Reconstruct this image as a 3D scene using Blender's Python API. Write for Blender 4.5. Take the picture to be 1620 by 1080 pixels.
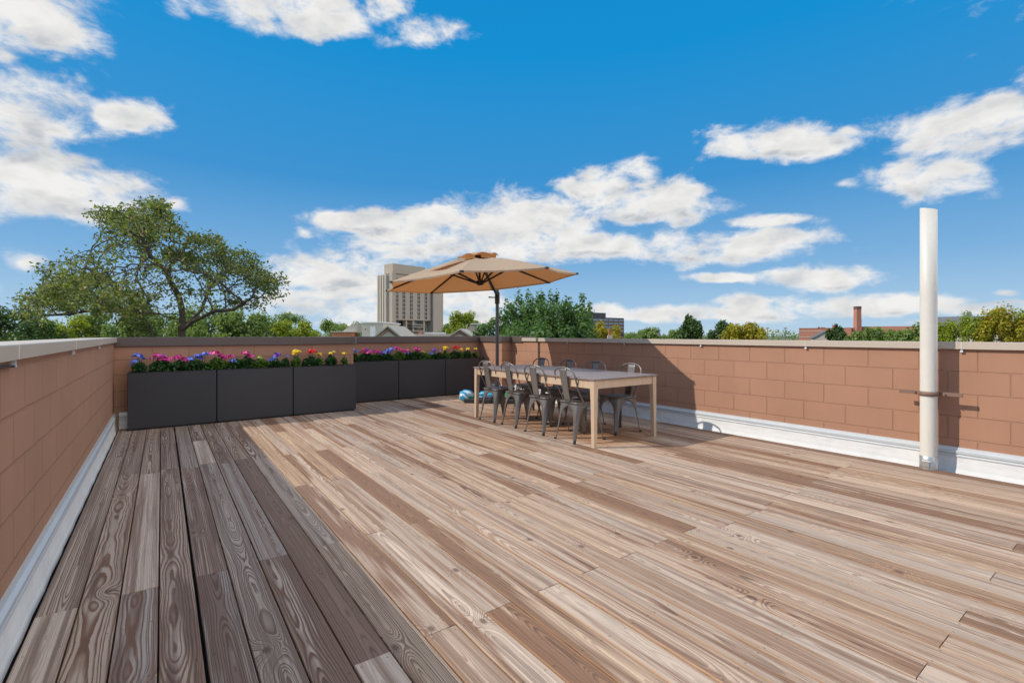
import bpy, math, random
import numpy as np
from mathutils import Vector, Matrix
R = math.radians
sc = bpy.context.scene
for o in list(bpy.data.objects): bpy.data.objects.remove(o)
COL = sc.collection

# ---------------------------------------------------------------- camera
CAMH = 1.22; FPX = 762.0; HOR = 529.0; CXP = 810.0; TH = math.atan(554 / FPX)
S_, C_ = math.sin(TH), math.cos(TH)
cam = bpy.data.cameras.new('camera'); camo = bpy.data.objects.new('camera', cam); COL.objects.link(camo)
camo.location = (0, 0, CAMH); camo.rotation_euler = (R(90), 0, -TH)
cam.sensor_width = 36; cam.lens = 36 * FPX / 1620; cam.shift_y = -(540 - HOR) / 1620
cam.clip_start = .05; cam.clip_end = 6000
sc.camera = camo
def at(px, py, d):                       # world point of a photo position at depth d (used for planning positions only)
    l = (px - CXP) / FPX * d
    return Vector((d * S_ + l * C_, d * C_ - l * S_, CAMH + (HOR - py) * d / FPX))

# ---------------------------------------------------------------- light
sc.view_settings.view_transform = 'Standard'; sc.view_settings.look = 'None'
sc.view_settings.exposure = 0.14; sc.view_settings.gamma = 1
SUN_DIR = Vector((1.32, -.80, -1.18)).normalized()
sun_el = math.asin(-SUN_DIR.z); sun_az = math.atan2(-SUN_DIR.x, -SUN_DIR.y)
sl = bpy.data.lights.new('sun', 'SUN'); sl.energy = 3.3; sl.angle = R(.5); sl.color = (1, .93, .82)
so = bpy.data.objects.new('sun', sl); COL.objects.link(so); so.rotation_euler = SUN_DIR.to_track_quat('-Z', 'Y').to_euler(); so.location = (0, 0, 30)

# ---------------------------------------------------------------- node helpers
class NT:
    def __init__(s, nt): s.nt = nt
    def n(s, t, **kw):
        nd = s.nt.nodes.new(t)
        for k, v in kw.items(): setattr(nd, k, v)
        return nd
    def set(s, sock, v):
        if v is None: return
        if isinstance(v, bpy.types.NodeSocket): s.nt.links.new(v, sock)
        else: sock.default_value = v
    def m(s, op, a, b=None, c=None, clamp=False):
        nd = s.n('ShaderNodeMath', operation=op, use_clamp=clamp)
        for i, v in enumerate((a, b, c)): s.set(nd.inputs[i], v)
        return nd.outputs[0]
    def v(s, op, a, b=None, c=None):
        nd = s.n('ShaderNodeVectorMath', operation=op)
        for i, v in enumerate((a, b, c)): s.set(nd.inputs[i], v)
        return nd.outputs[1] if op in ('LENGTH', 'DOT_PRODUCT', 'DISTANCE') else nd.outputs[0]
    def sep(s, a):
        nd = s.n('ShaderNodeSeparateXYZ'); s.set(nd.inputs[0], a); return nd.outputs
    def comb(s, x, y, z=0.0):
        nd = s.n('ShaderNodeCombineXYZ')
        for i, v in enumerate((x, y, z)): s.set(nd.inputs[i], v)
        return nd.outputs[0]
    def noise(s, vec, scale, detail=4, rough=.5, dist=0, dim='3D', w=None):
        nd = s.n('ShaderNodeTexNoise', noise_dimensions=dim)
        if vec is not None: s.set(nd.inputs['Vector'], vec)
        if w is not None: s.set(nd.inputs['W'], w)
        nd.inputs['Scale'].default_value = scale; nd.inputs['Detail'].default_value = detail
        nd.inputs['Roughness'].default_value = rough; nd.inputs['Distortion'].default_value = dist
        return nd.outputs[0]
    def ss(s, x, a, b, lo=0., hi=1.):
        nd = s.n('ShaderNodeMapRange', interpolation_type='SMOOTHSTEP')
        s.set(nd.inputs[0], x)
        for i, v in enumerate((a, b, lo, hi)): s.set(nd.inputs[i + 1], v)
        return nd.outputs[0]
    def mix(s, f, a, b, t='MIX'):
        nd = s.n('ShaderNodeMix', data_type='RGBA', blend_type=t)
        s.set(nd.inputs[0], f)
        for i, v in ((6, a), (7, b)):
            if isinstance(v, (tuple, list)) and len(v) == 3: v = (*v, 1)
            s.set(nd.inputs[i], v)
        return nd.outputs[2]
    def ramp(s, f, stops, interp='LINEAR'):
        nd = s.n('ShaderNodeValToRGB'); cr = nd.color_ramp; cr.interpolation = interp
        while len(cr.elements) < len(stops): cr.elements.new(.5)
        for e, (p, c) in zip(cr.elements, stops): e.position = p; e.color = (*c, 1)
        s.set(nd.inputs[0], f); return nd.outputs[0]

# ---------------------------------------------------------------- world: sky + clouds
w = bpy.data.worlds.new("World"); sc.world = w; w.use_nodes = True
T = NT(w.node_tree); bg = w.node_tree.nodes['Background']
STR = .12
sky = T.n('ShaderNodeTexSky', sky_type='NISHITA', sun_disc=False, sun_elevation=sun_el, sun_rotation=sun_az,
          altitude=200, air_density=1.0, dust_density=.5, ozone_density=2.5)
tc = T.n('ShaderNodeTexCoord'); dirv = T.v('NORMALIZE', tc.outputs['Generated'])
dx, dy, dz = T.sep(dirv)
AZ = T.m('ARCTAN2', dx, dy); EL = T.m('ARCSINE', dz)
elr = T.m('DIVIDE', EL, R(60), clamp=True)
grad = T.ramp(elr, [(0, (.48, .66, .82)), (.045, (.37, .58, .80)), (.13, (.20, .44, .74)), (.28, (.045, .30, .66)), (.5, (.003, .285, .68)), (1, (.003, .22, .56))])
gs = T.v('SCALE', grad); T.set(gs.node.inputs['Scale'], 1 / STR * .88)
skyc = T.mix(.045, gs, sky.outputs[0])
wn = T.n('ShaderNodeTexNoise'); T.set(wn.inputs['Vector'], T.v('MULTIPLY', dirv, (1, 1, 1.8)))
wn.inputs['Scale'].default_value = 5; wn.inputs['Detail'].default_value = 3
EB = T.m('ARCTANGENT', T.m('DIVIDE', T.m('TANGENT', T.m('MINIMUM', EL, 1.45)), T.m('MAXIMUM', T.m('COSINE', T.m('SUBTRACT', AZ, TH)), .35)))
warp = T.v('MULTIPLY_ADD', T.v('SUBTRACT', wn.outputs['Color'], (.5, .5, .5)), (.11, .055, 0), T.comb(AZ, EB))
clouds = [(60,28,125,66),(20,90,65,34),(105,92,36,28),(55,172,122,62),(15,225,75,48),(212,188,62,30),(35,290,88,50),(20,340,60,40),
 (130,315,105,32),(205,318,42,22),(284,324,40,15),(42,418,54,22),(445,8,110,26),(500,36,95,18),
 (670,50,62,26),(600,12,40,22),(600,352,100,22),(545,350,50,18),(475,364,26,20),(535,425,85,35),(700,368,140,36),(640,385,80,30),(800,350,60,42),(880,360,70,45),(925,290,55,25),(1005,285,45,30),
 (1010,325,90,24),(1085,318,50,30),(850,395,90,22),(960,388,110,20),(1105,390,130,25),(1235,382,60,20),(1195,352,60,10),(500,470,80,16),(570,490,110,22),(560,455,60,16),(735,475,60,28),
 (540,508,70,9),(740,505,60,12),(1225,228,110,26),(1325,204,52,18),(1510,212,140,36),(1580,182,90,34),(1430,228,60,14),(1480,283,110,30),(1560,270,50,20),
 (1315,296,36,14),(1145,440,50,9),(1275,440,68,15),(1000,497,70,12),(1070,495,60,14),(1150,497,110,9),(1230,484,110,16),(1330,486,80,14),(1420,483,110,15),(1575,462,48,14),
 (1570,490,90,12),(1180,521,70,6),(1450,510,60,8),(1290,520,60,4),
 (1750,150,110,60),(1800,330,90,40),(1800,470,120,22),(-150,120,110,70),(-170,330,120,60),(-150,470,100,25),(900,-150,200,50),(200,-150,160,50),(1400,-200,180,60)]
def ae(x, y):
    k = (x - CXP) / FPX; return math.atan(k) + TH, math.atan((HOR - y) / FPX)
D = None
rr = random.Random(5)
extra = [(rr.uniform(75, 345), rr.uniform(4, 60), rr.uniform(6, 16), rr.uniform(2, 6)) for _ in range(26)]
ell = []
for x, y, rx, ry in clouds:
    a0, e0 = ae(x, y); a1, _ = ae(x + rx, y); a2, _ = ae(x - rx, y); e1 = ae(x, y - ry)[1]; e2 = ae(x, y + ry)[1]
    ell.append((a0, e0, (a1 - a2) / 2, (e1 - e2) / 2))
for a, e, ra, re in extra:
    a = R(a) + R(36) - R(0)
    if a > math.pi: a -= 2 * math.pi
    if R(-25) < a < R(100): continue
    m_ = max(.35, math.cos(a - TH)); ell.append((a, math.atan(math.tan(R(e)) / m_), R(ra), R(re) * 1.3))
for a_, e_, ra_, re_ in ((140, 25, 44, 19), (170, 40, 30, 12), (175, 12, 30, 7), (138, 46, 26, 11), (118, 12, 12, 10), (140, 66, 60, 13), (178, 62, 40, 12), (-170, 20, 14, 8)):  # broad clouds out of view, added to whiten the fill light
    m_ = max(.35, math.cos(R(a_) - TH)); ell.append((R(a_), math.atan(math.tan(R(e_)) / m_), R(ra_), R(re_) * 1.35))
UPV = T.v('ADD', warp, (0, .022, 0)); D2 = None
for a0, e0, ra, re in ell:
    ra *= 1.30; re *= 1.30
    L = T.v('LENGTH', T.v('MULTIPLY_ADD', warp, (1 / ra, 1 / re, 0), (-a0 / ra, -e0 / re, 0)))
    if ra < .062: L = T.m('ADD', L, .50)
    if D is None: D = L
    else:
        nd = T.n('ShaderNodeMath', operation='SMOOTH_MIN'); T.set(nd.inputs[0], D); T.set(nd.inputs[1], L); nd.inputs[2].default_value = .25; D = nd.outputs[0]
    if -.3 < a0 < 1.75 and re > .02:
        L = T.v('LENGTH', T.v('MULTIPLY_ADD', UPV, (1 / ra, 1 / re, 0), (-a0 / ra, -e0 / re, 0)))
        D2 = L if D2 is None else T.m('MINIMUM', D2, L)
cv = T.v('MULTIPLY', dirv, (1, 1, 1.9))
n1 = T.noise(cv, 11, 10, .60, .3)
nb = T.noise(cv, 34, 6, .62, .5)
m1 = T.noise(cv, 8, 4, .55, .2); m2 = T.noise(T.v('ADD', cv, tuple(Vector((-.5, .3, 1.1)) * .03)), 8, 4, .55, .2)
inside = T.m('MINIMUM', T.m('SUBTRACT', 1.0, D), .50)
dens = T.m('ADD', T.m('ADD', T.m('MULTIPLY', inside, 1.42), T.m('MULTIPLY', T.m('SUBTRACT', nb, .5), .75)), T.m('MULTIPLY', T.m('SUBTRACT', n1, .53), 2.7))
mask = T.m('POWER', T.ss(dens, -.18, .72), 1.15)
under = T.m('MULTIPLY', T.m('SUBTRACT', D, D2, clamp=True), .60, clamp=True)
core = T.ss(dens, .30, 1.1)
lum = T.m('SUBTRACT', T.m('ADD', .90, T.m('MULTIPLY', T.m('SUBTRACT', m1, m2), .75)), T.m('MULTIPLY', core, T.m('ADD', .06, under)))
lum = T.m('MINIMUM', T.m('MAXIMUM', lum, .64), .93)
ccol = T.mix(T.ss(lum, .55, .86), (.82, .87, .95), (1, .985, .96))
unseen_fill = T.m('ADD', T.ss(EL, R(42), R(56)), T.ss(T.m('ABSOLUTE', T.m('SUBTRACT', AZ, TH)), R(52), R(75)), clamp=True)  # clouds out of view are boosted as added fill light
ccol = T.v('SCALE', ccol); ccs = ccol.node; T.set(ccs.inputs['Scale'], T.m('MULTIPLY', T.m('DIVIDE', T.m('MULTIPLY', lum, .88), STR), T.m('ADD', 1, T.m('MULTIPLY', unseen_fill, 1.55))))
above = T.ss(EL, -.01, .02)
fin = T.mix(T.m('MULTIPLY', T.m('MULTIPLY', mask, above), .97), skyc, ccol)
T.set(bg.inputs[0], fin); bg.inputs[1].default_value = STR

# ---------------------------------------------------------------- materials
def newmat(name):
    m = bpy.data.materials.new(name); m.use_nodes = True
    t = NT(m.node_tree); b = m.node_tree.nodes['Principled BSDF']; return m, t, b
def bump(t, b, h, strength=.3, dist=.01):
    bp = t.n('ShaderNodeBump'); bp.inputs['Strength'].default_value = strength; bp.inputs['Distance'].default_value = dist
    t.set(bp.inputs['Height'], h); t.set(b.inputs['Normal'], bp.outputs[0])
def simple(name, col, rough=.6, metal=0., var=.12, scale=6., bmp=0., spec=None, fine=0.):
    m, t, b = newmat(name)
    g = t.n('ShaderNodeNewGeometry'); n = t.noise(g.outputs['Position'], scale, 6, .6)
    f = t.m('ADD', t.m('MULTIPLY', t.m('SUBTRACT', n, .5), var * 2), 1.0)
    if fine: f = t.m('MULTIPLY', f, t.m('ADD', 1 - fine / 2, t.m('MULTIPLY', t.noise(g.outputs['Position'], 90, 3, .6), fine)))
    c = t.v('SCALE', (*col,)); t.set(c.node.inputs['Scale'], f); t.set(b.inputs['Base Color'], c)
    b.inputs['Roughness'].default_value = rough; b.inputs['Metallic'].default_value = metal
    if spec is not None: b.inputs['Specular IOR Level'].default_value = spec
    if bmp: bump(t, b, t.noise(g.outputs['Position'], 60, 4, .6), bmp, .004)
    return m
def masonry(name, col, axis, zoff, yoff, bw=.4064, rh=.2032, mortar=.007, mcol=None, strength=.8):
    m, t, b = newmat(name)
    g = t.n('ShaderNodeNewGeometry'); x, y, z = t.sep(g.outputs['Position'])
    h = y if axis == 'Y' else x
    vec = t.comb(t.m('SUBTRACT', h, yoff), t.m('SUBTRACT', z, zoff), 0.)
    wob = t.noise(g.outputs['Position'], 14, 3, .6)
    vec = t.v('ADD', vec, t.comb(t.m('MULTIPLY', t.m('SUBTRACT', wob, .5), .006), t.m('MULTIPLY', t.m('SUBTRACT', wob, .5), .006), 0.))
    br = t.n('ShaderNodeTexBrick'); br.offset = .5; t.set(br.inputs['Vector'], vec)
    br.inputs['Scale'].default_value = 1; br.inputs['Brick Width'].default_value = bw; br.inputs['Row Height'].default_value = rh
    br.inputs['Mortar Size'].default_value = mortar; br.inputs['Mortar Smooth'].default_value = .35
    br.inputs['Color1'].default_value = (.975, .975, .975, 1); br.inputs['Color2'].default_value = (1.02, 1.02, 1.02, 1); br.inputs['Mortar'].default_value = (1, 1, 1, 1)
    grain = t.noise(g.outputs['Position'], 120, 4, .7); big = t.noise(g.outputs['Position'], 1.7, 5, .6); mid = t.noise(t.v('MULTIPLY', g.outputs['Position'], (1, 1, .10)), 8, 6, .65)
    f = t.m('ADD', .80, t.m('ADD', t.m('MULTIPLY', big, .26), t.m('ADD', t.m('MULTIPLY', mid, .13), t.m('MULTIPLY', grain, .09))))
    c = t.mix(1.0, br.outputs['Color'], (*col, 1), 'MULTIPLY'); c = t.v('SCALE', c); t.set(c.node.inputs['Scale'], f)
    gap = t.m('MULTIPLY', br.outputs['Fac'], t.ss(t.noise(g.outputs['Position'], 5, 3, .6), .25, .7, .25, .9))
    c2 = t.mix(t.m('MULTIPLY', gap, .30), c, (*(mcol or tuple(v * .45 for v in col)), 1)); t.set(b.inputs['Base Color'], c2)
    b.inputs['Roughness'].default_value = .82; b.inputs['Specular IOR Level'].default_value = .25
    bump(t, b, t.m('ADD', t.m('MULTIPLY', br.outputs['Fac'], -1.0), t.m('MULTIPLY', grain, .12)), strength, .006)
    return m

def deck_material():
    m, t, b = newmat('weathered_deck_wood')
    uvn = t.n('ShaderNodeUVMap', uv_map='board'); u, v, _ = t.sep(uvn.outputs[0])
    an = t.n('ShaderNodeAttribute', attribute_name='brnd'); r1, r2, r3 = t.sep(an.outputs['Vector']); r4 = an.outputs['Alpha']
    seed = t.m('MULTIPLY', r1, 57.0)
    uv3 = t.comb(u, v, seed)
    # knots
    kv = t.v('MULTIPLY', t.comb(t.m('ADD', u, seed), v), (1.75, 1.05, 1))
    kn = t.n('ShaderNodeTexVoronoi', voronoi_dimensions='2D', feature='F1'); t.set(kn.inputs['Vector'], kv); kn.inputs['Scale'].default_value = 1
    kd = kn.outputs['Distance']
    kb = t.m('POWER', 2.718, t.m('MULTIPLY', t.m('MULTIPLY', kd, kd), -160.0))
    # growth ring field of a flat-sawn board
    cx0 = t.m('MULTIPLY', t.m('SUBTRACT', r2, .5), .075)
    zz = t.m('ADD', t.m('ADD', .006, t.m('MULTIPLY', r3, .05)),
             t.m('MULTIPLY', t.m('SUBTRACT', t.noise(t.comb(0., t.m('MULTIPLY', v, 1.0), seed), .62, 3, .5), .5), .20))
    wig = t.m('MULTIPLY', t.m('SUBTRACT', t.noise(t.v('MULTIPLY', uv3, (20, 2.6, 1)), 1, 5, .62), .5), .010)
    du = t.m('SUBTRACT', u, cx0)
    rad = t.m('SQRT', t.m('ADD', t.m('MULTIPLY', du, du), t.m('ADD', t.m('MULTIPLY', zz, zz), .00002)))
    rad = t.m('ADD', t.m('ADD', rad, wig), t.m('MULTIPLY', kb, .045))
    warpd = t.m('ADD', rad, t.m('MULTIPLY', t.noise(None, 45, 2, .5, dim='1D', w=t.m('ADD', rad, r1)), .018))
    fr = t.m('FRACT', t.m('DIVIDE', warpd, t.m('ADD', .0046, t.m('MULTIPLY', r4, .0048))))
    ring = t.m('MULTIPLY', t.ss(fr, .30, .74), t.ss(fr, 1.0, .93))          # late wood: soft rise, sharp end
    fib = t.noise(t.v('MULTIPLY', uv3, (420, 9, 1)), 1, 3, .65)
    fib2 = t.noise(t.v('MULTIPLY', uv3, (90, 2.2, 1)), 1, 4, .6)
    blot = t.noise(t.v('MULTIPLY', uv3, (9, 1.1, 1)), 1, 4, .6)
    light = t.ramp(r4, [(0, (.52, .40, .31)), (.22, (.47, .40, .34)), (.42, (.60, .50, .42)), (.6, (.52, .38, .26)), (.8, (.50, .42, .36)), (1, (.58, .44, .33))])
    dark = t.ramp(r2, [(0, (.16, .085, .055)), (.3, (.23, .135, .085)), (.55, (.13, .080, .058)), (.75, (.25, .175, .13)), (1, (.19, .095, .05))])
    conv = t.n('ShaderNodeAttribute', attribute_name='bwear_shade'); wear_shade, brown, near = t.sep(conv.outputs['Vector'])
    light = t.mix(t.ss(near, .25, .75), t.v('MULTIPLY', light, (.97, .90, .835)), t.v('MULTIPLY', light, (.76, .76, .77)))      # left wall's shade painted into the boards beside it
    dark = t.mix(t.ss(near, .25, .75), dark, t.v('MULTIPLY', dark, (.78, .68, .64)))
    streak = t.noise(t.v('MULTIPLY', uv3, (26, .42, 1)), 1, 4, .62, .4)
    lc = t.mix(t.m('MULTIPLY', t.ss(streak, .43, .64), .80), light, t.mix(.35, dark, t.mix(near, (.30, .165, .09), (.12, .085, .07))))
    lc = t.mix(t.m('MULTIPLY', t.ss(blot, .55, .8), .45), lc, (.27, .24, .215))
    amt = t.m('MULTIPLY', ring, t.m('MULTIPLY', wear_shade, t.ss(fib2, .25, .6, .55, 1.1)))
    c = t.mix(amt, lc, dark)
    heart = t.ss(t.m('ADD', t.m('MULTIPLY', t.m('SUBTRACT', t.noise(t.v('MULTIPLY', uv3, (14, .7, 1)), 1, 3, .6), .5), 2.2), brown), .38, .66)
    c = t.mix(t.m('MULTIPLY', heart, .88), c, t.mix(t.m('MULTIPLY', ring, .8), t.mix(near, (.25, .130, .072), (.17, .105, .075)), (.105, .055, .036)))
    f = t.m('ADD', .62, t.m('ADD', t.m('MULTIPLY', fib, .50), t.m('MULTIPLY', fib2, .28)))
    c = t.v('SCALE', c); t.set(c.node.inputs['Scale'], f)
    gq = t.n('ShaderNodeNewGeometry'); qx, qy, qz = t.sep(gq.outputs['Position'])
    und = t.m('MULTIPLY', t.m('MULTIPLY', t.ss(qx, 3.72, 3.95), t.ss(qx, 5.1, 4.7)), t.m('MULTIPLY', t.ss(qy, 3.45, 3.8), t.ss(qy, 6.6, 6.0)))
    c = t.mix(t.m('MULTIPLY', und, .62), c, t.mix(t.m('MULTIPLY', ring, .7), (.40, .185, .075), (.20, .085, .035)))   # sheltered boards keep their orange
    crack = t.ss(t.noise(t.v('MULTIPLY', uv3, (210, 2.4, 1)), 1, 2, .5), .70, .76)
    c = t.mix(t.m('MULTIPLY', crack, .55), c, (.07, .05, .04))                     # drying cracks along the grain
    c = t.mix(t.m('MULTIPLY', t.ss(t.noise(gq.outputs['Position'], 2.3, 6, .65), .56, .72), .22), c, (.20, .175, .155))   # grime patches
    kcore = t.ss(kd, .035, .012); c = t.mix(t.m('MULTIPLY', kcore, .75), c, (.09, .055, .04))
    # nails, two per joist
    g = t.n('ShaderNodeNewGeometry'); X, Y, Z = t.sep(g.outputs['Position'])
    ny = t.m('SUBTRACT', t.m('FRACT', t.m('DIVIDE', t.m('SUBTRACT', Y, .33), .4064)), .5); ny = t.m('MULTIPLY', ny, .4064)
    nx = t.m('SUBTRACT', t.m('ABSOLUTE', u), t.m('ADD', .046, t.m('MULTIPLY', r1, .006)))
    nail = t.ss(t.m('SQRT', t.m('ADD', t.m('MULTIPLY', nx, nx), t.m('MULTIPLY', ny, ny))), .0050, .0028)
    c = t.mix(t.m('MULTIPLY', nail, .55), c, (.035, .028, .025))
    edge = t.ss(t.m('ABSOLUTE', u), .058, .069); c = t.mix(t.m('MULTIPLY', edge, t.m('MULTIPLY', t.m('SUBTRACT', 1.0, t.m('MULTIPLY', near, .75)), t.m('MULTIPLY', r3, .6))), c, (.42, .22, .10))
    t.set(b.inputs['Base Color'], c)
    t.set(b.inputs['Roughness'], t.m('ADD', .62, t.m('MULTIPLY', fib, .2))); b.inputs['Specular IOR Level'].default_value = .35
    bump(t, b, t.m('ADD', t.m('MULTIPLY', ring, -.5), t.m('ADD', t.m('MULTIPLY', fib, .5), t.m('MULTIPLY', nail, -1.0))), .35, .0022)
    return m

def leafmat(name, c1, c2, trans=.35, c3=None):
    m, t, b = newmat(name); out = m.node_tree.nodes['Material Output']
    at_ = t.n('ShaderNodeAttribute', attribute_name='lf'); r, r2, _ = t.sep(at_.outputs['Vector'])
    col = t.mix(r, c1, c2)
    if c3: col = t.mix(t.ss(r2, .72, .95), col, c3)
    b.inputs['Roughness'].default_value = .55; b.inputs['Specular IOR Level'].default_value = .3
    t.set(b.inputs['Base Color'], col)
    tr = t.n('ShaderNodeBsdfTranslucent'); t.set(tr.inputs[0], t.mix(1., col, (1.5, 1.6, .6), 'MULTIPLY'))
    mx = t.n('ShaderNodeMixShader'); mx.inputs[0].default_value = trans
    t.set(mx.inputs[1], b.outputs[0]); t.set(mx.inputs[2], tr.outputs[0]); t.set(out.inputs[0], mx.outputs[0])
    return m

M = {}
WALL = (.385, .205, .130)
M['wallY'] = masonry('painted_block_long_walls', WALL, 'Y', .074, .0)
M['wallX'] = masonry('painted_block_end_walls', WALL, 'X', .074, .1)
M['coping'] = simple('beige_metal_coping', (.50, .42, .34), .42, 0., .07, 2.5, fine=.06)
M['bronze'] = simple('brown_metal_coping', (.105, .075, .064), .42, 0., .10, 2.5, fine=.05)
M['galv'] = simple('pale_blue_grey_metal_trim', (.58, .60, .61), .4, .2, .10, 5, fine=.08)
M['membrane'] = simple('white_membrane', (.78, .76, .73), .6, 0, .16, 7, bmp=.35)
M['pvc'] = simple('off_white_pipe', (.68, .635, .565), .42, 0, .09, 3.0, fine=.06)
M['steelband'] = simple('dull_steel', (.55, .54, .52), .4, .8, .2, 12)
M['strap'] = simple('brown_strap', (.21, .125, .09), .6, 0, .1, 8)
M['planter'] = simple('charcoal_planter', (.026, .025, .030), .42, 0, .12, 3, spec=.5, fine=.1)
M['soil'] = simple('soil', (.04, .028, .02), .9, 0, .3, 20)
M['chair'] = simple('gunmetal_paint', (.19, .172, .158), .36, .35, .12, 7, fine=.08)
M['rubber'] = simple('black_rubber', (.03, .03, .03), .7)
M['dark'] = simple('dark_umbrella_metal', (.028, .022, .022), .4, .3, .1)
M['pole'] = simple('grey_umbrella_pole', (.075, .072, .075), .4, .4, .1)
M['slab'] = simple('dark_base_slab', (.035, .034, .036), .7, 0, .15, 8)
M['void'] = simple('roof_underlay', (.03, .03, .032), .9)
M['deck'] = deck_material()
def table_wood(name, col, sx, top=False):
    m, t, b = newmat(name); tcn = t.n('ShaderNodeTexCoord')
    p = t.v('MULTIPLY', tcn.outputs['Object'], sx)
    n = t.noise(p, 1, 5, .6, .3); n2 = t.noise(t.v('SCALE', p), 4, 3, .6)
    f = t.m('ADD', .72, t.m('ADD', t.m('MULTIPLY', n, .42), t.m('MULTIPLY', n2, .12)))
    c = t.v('SCALE', (*col,)); t.set(c.node.inputs['Scale'], f)
    if top:
        x, y, z = t.sep(tcn.outputs['Object'])
        fx = t.m('FRACT', t.m('DIVIDE', x, .105)); ln = t.m('ADD', t.ss(fx, .05, .0), t.ss(fx, .95, 1.0))
        c = t.mix(t.m('MULTIPLY', ln, .7), c, (.05, .04, .04))
    t.set(b.inputs['Base Color'], c); b.inputs['Roughness'].default_value = .34 if top else .5
    return m
M['twood'] = table_wood('pale_eucalyptus', (.56, .40, .27), (30, 30, 4))
M['ttop'] = table_wood('grey_brown_tabletop', (.24, .185, .165), (40, 3, 40), True)
def fabric():
    m, t, b = newmat('tan_canopy_fabric'); out = m.node_tree.nodes['Material Output']
    g = t.n('ShaderNodeNewGeometry'); n = t.noise(g.outputs['Position'], 3, 5, .6); wv = t.noise(g.outputs['Position'], 160, 2, .5)
    f = t.m('ADD', .86, t.m('ADD', t.m('MULTIPLY', n, .18), t.m('MULTIPLY', wv, .1)))
    c = t.v('SCALE', (.54, .42, .30)); t.set(c.node.inputs['Scale'], f); t.set(b.inputs['Base Color'], c)
    b.inputs['Roughness'].default_value = .85; b.inputs['Specular IOR Level'].default_value = .15
    tr = t.n('ShaderNodeBsdfTranslucent'); tr.inputs[0].default_value = (.52, .185, .045, 1)
    mx = t.n('ShaderNodeMixShader'); mx.inputs[0].default_value = .36
    t.set(mx.inputs[1], b.outputs[0]); t.set(mx.inputs[2], tr.outputs[0]); t.set(out.inputs[0], mx.outputs[0])
    return m
M['fabric'] = fabric()

# ---------------------------------------------------------------- mesh helpers
class MB:
    def __init__(s): s.v = []; s.f = []; s.mi = []; s.cur = 0; s.sm = []
    def add(s, vs, fs, smooth=False):
        o = len(s.v); s.v += [tuple(p) for p in vs]; s.f += [tuple(i + o for i in f) for f in fs]
        s.mi += [s.cur] * len(fs); s.sm += [smooth] * len(fs); return s
    def box(s, x0, x1, y0, y1, z0, z1, mtx=None, bev=0.):
        if bev > 0:
            b = bev; ring = lambda i, z: [(x0+i+b, y0+i, z), (x1-i-b, y0+i, z), (x1-i, y0+i+b, z), (x1-i, y1-i-b, z), (x1-i-b, y1-i, z), (x0+i+b, y1-i, z), (x0+i, y1-i-b, z), (x0+i, y0+i+b, z)]
            vs = ring(b, z0) + ring(0, z0 + b) + ring(0, z1 - b) + ring(b, z1)
            fs = [tuple(range(7, -1, -1)), tuple(range(24, 32))]
            for k in range(3):
                for i in range(8): fs.append((k*8+i, k*8+(i+1) % 8, k*8+8+(i+1) % 8, k*8+8+i))
        else:
            vs = [(x, y, z) for z in (z0, z1) for x, y in ((x0, y0), (x1, y0), (x1, y1), (x0, y1))]
            fs = [(3, 2, 1, 0), (4, 5, 6, 7), (0, 1, 5, 4), (1, 2, 6, 5), (2, 3, 7, 6), (3, 0, 4, 7)]
        if mtx is not None: vs = [mtx @ Vector(p) for p in vs]
        return s.add(vs, fs)
    def tube(s, pts, rad, n=8, cap=True):
        pts = [Vector(p) for p in pts]; rad = rad if isinstance(rad, (list, tuple)) else [rad] * len(pts)
        vs = []; fs = []; t0 = (pts[1] - pts[0]).normalized()
        ref = Vector((0, 0, 1)) if abs(t0.z) < .9 else Vector((1, 0, 0)); a = t0.cross(ref).normalized()
        for i, p in enumerate(pts):
            tt = (pts[min(i + 1, len(pts) - 1)] - pts[max(i - 1, 0)]).normalized()
            a = (a - tt * a.dot(tt)).normalized(); b = tt.cross(a)
            for k in range(n):
                an = 2 * math.pi * k / n; vs.append(p + (a * math.cos(an) + b * math.sin(an)) * rad[i])
        for i in range(len(pts) - 1):
            for k in range(n): fs.append((i*n+k, i*n+(k+1) % n, (i+1)*n+(k+1) % n, (i+1)*n+k))
        s.add(vs, fs, True)
        if cap: s.add([vs[k] for k in range(n)], [tuple(range(n - 1, -1, -1))]); s.add([vs[-n + k] for k in range(n)], [tuple(range(n))])
        return s
    def prism(s, poly, h0, h1, axis='Y', mtx=None):      # poly in the plane across axis
        n = len(poly)
        P = {'Y': lambda a, b, h: (a, h, b), 'X': lambda a, b, h: (h, a, b), 'Z': lambda a, b, h: (a, b, h)}[axis]
        vs = [P(a, b, h0) for a, b in poly] + [P(a, b, h1) for a, b in poly]
        if mtx is not None: vs = [mtx @ Vector(p) for p in vs]
        return s.add(vs, [tuple(range(n)), tuple(range(2*n-1, n-1, -1))] + [(i, i + n, (i+1) % n + n, (i+1) % n) for i in range(n)])
    def grid(s, rows, smooth=True, wrap=False):
        nr, nc = len(rows), len(rows[0]); vs = [p for r in rows for p in r]; fs = []
        for i in range(nr - 1):
            for j in range(nc if wrap else nc - 1): fs.append((i*nc+j, i*nc+(j+1) % nc, (i+1)*nc+(j+1) % nc, (i+1)*nc+j))
        return s.add(vs, fs, smooth)
    def build(s, name, mats, parent=None, fix=True):
        me = bpy.data.meshes.new(name); me.from_pydata(s.v, [], s.f)
        if not isinstance(mats, (list, tuple)): mats = [mats]
        for m in mats: me.materials.append(m)
        me.polygons.foreach_set('material_index', s.mi); me.polygons.foreach_set('use_smooth', s.sm)
        if fix:
            import bmesh
            bm = bmesh.new(); bm.from_mesh(me); bmesh.ops.recalc_face_normals(bm, faces=bm.faces); bm.to_mesh(me); bm.free()
        me.update(); o = bpy.data.objects.new(name, me); COL.objects.link(o)
        if parent is not None: o.parent = parent
        return o
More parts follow.
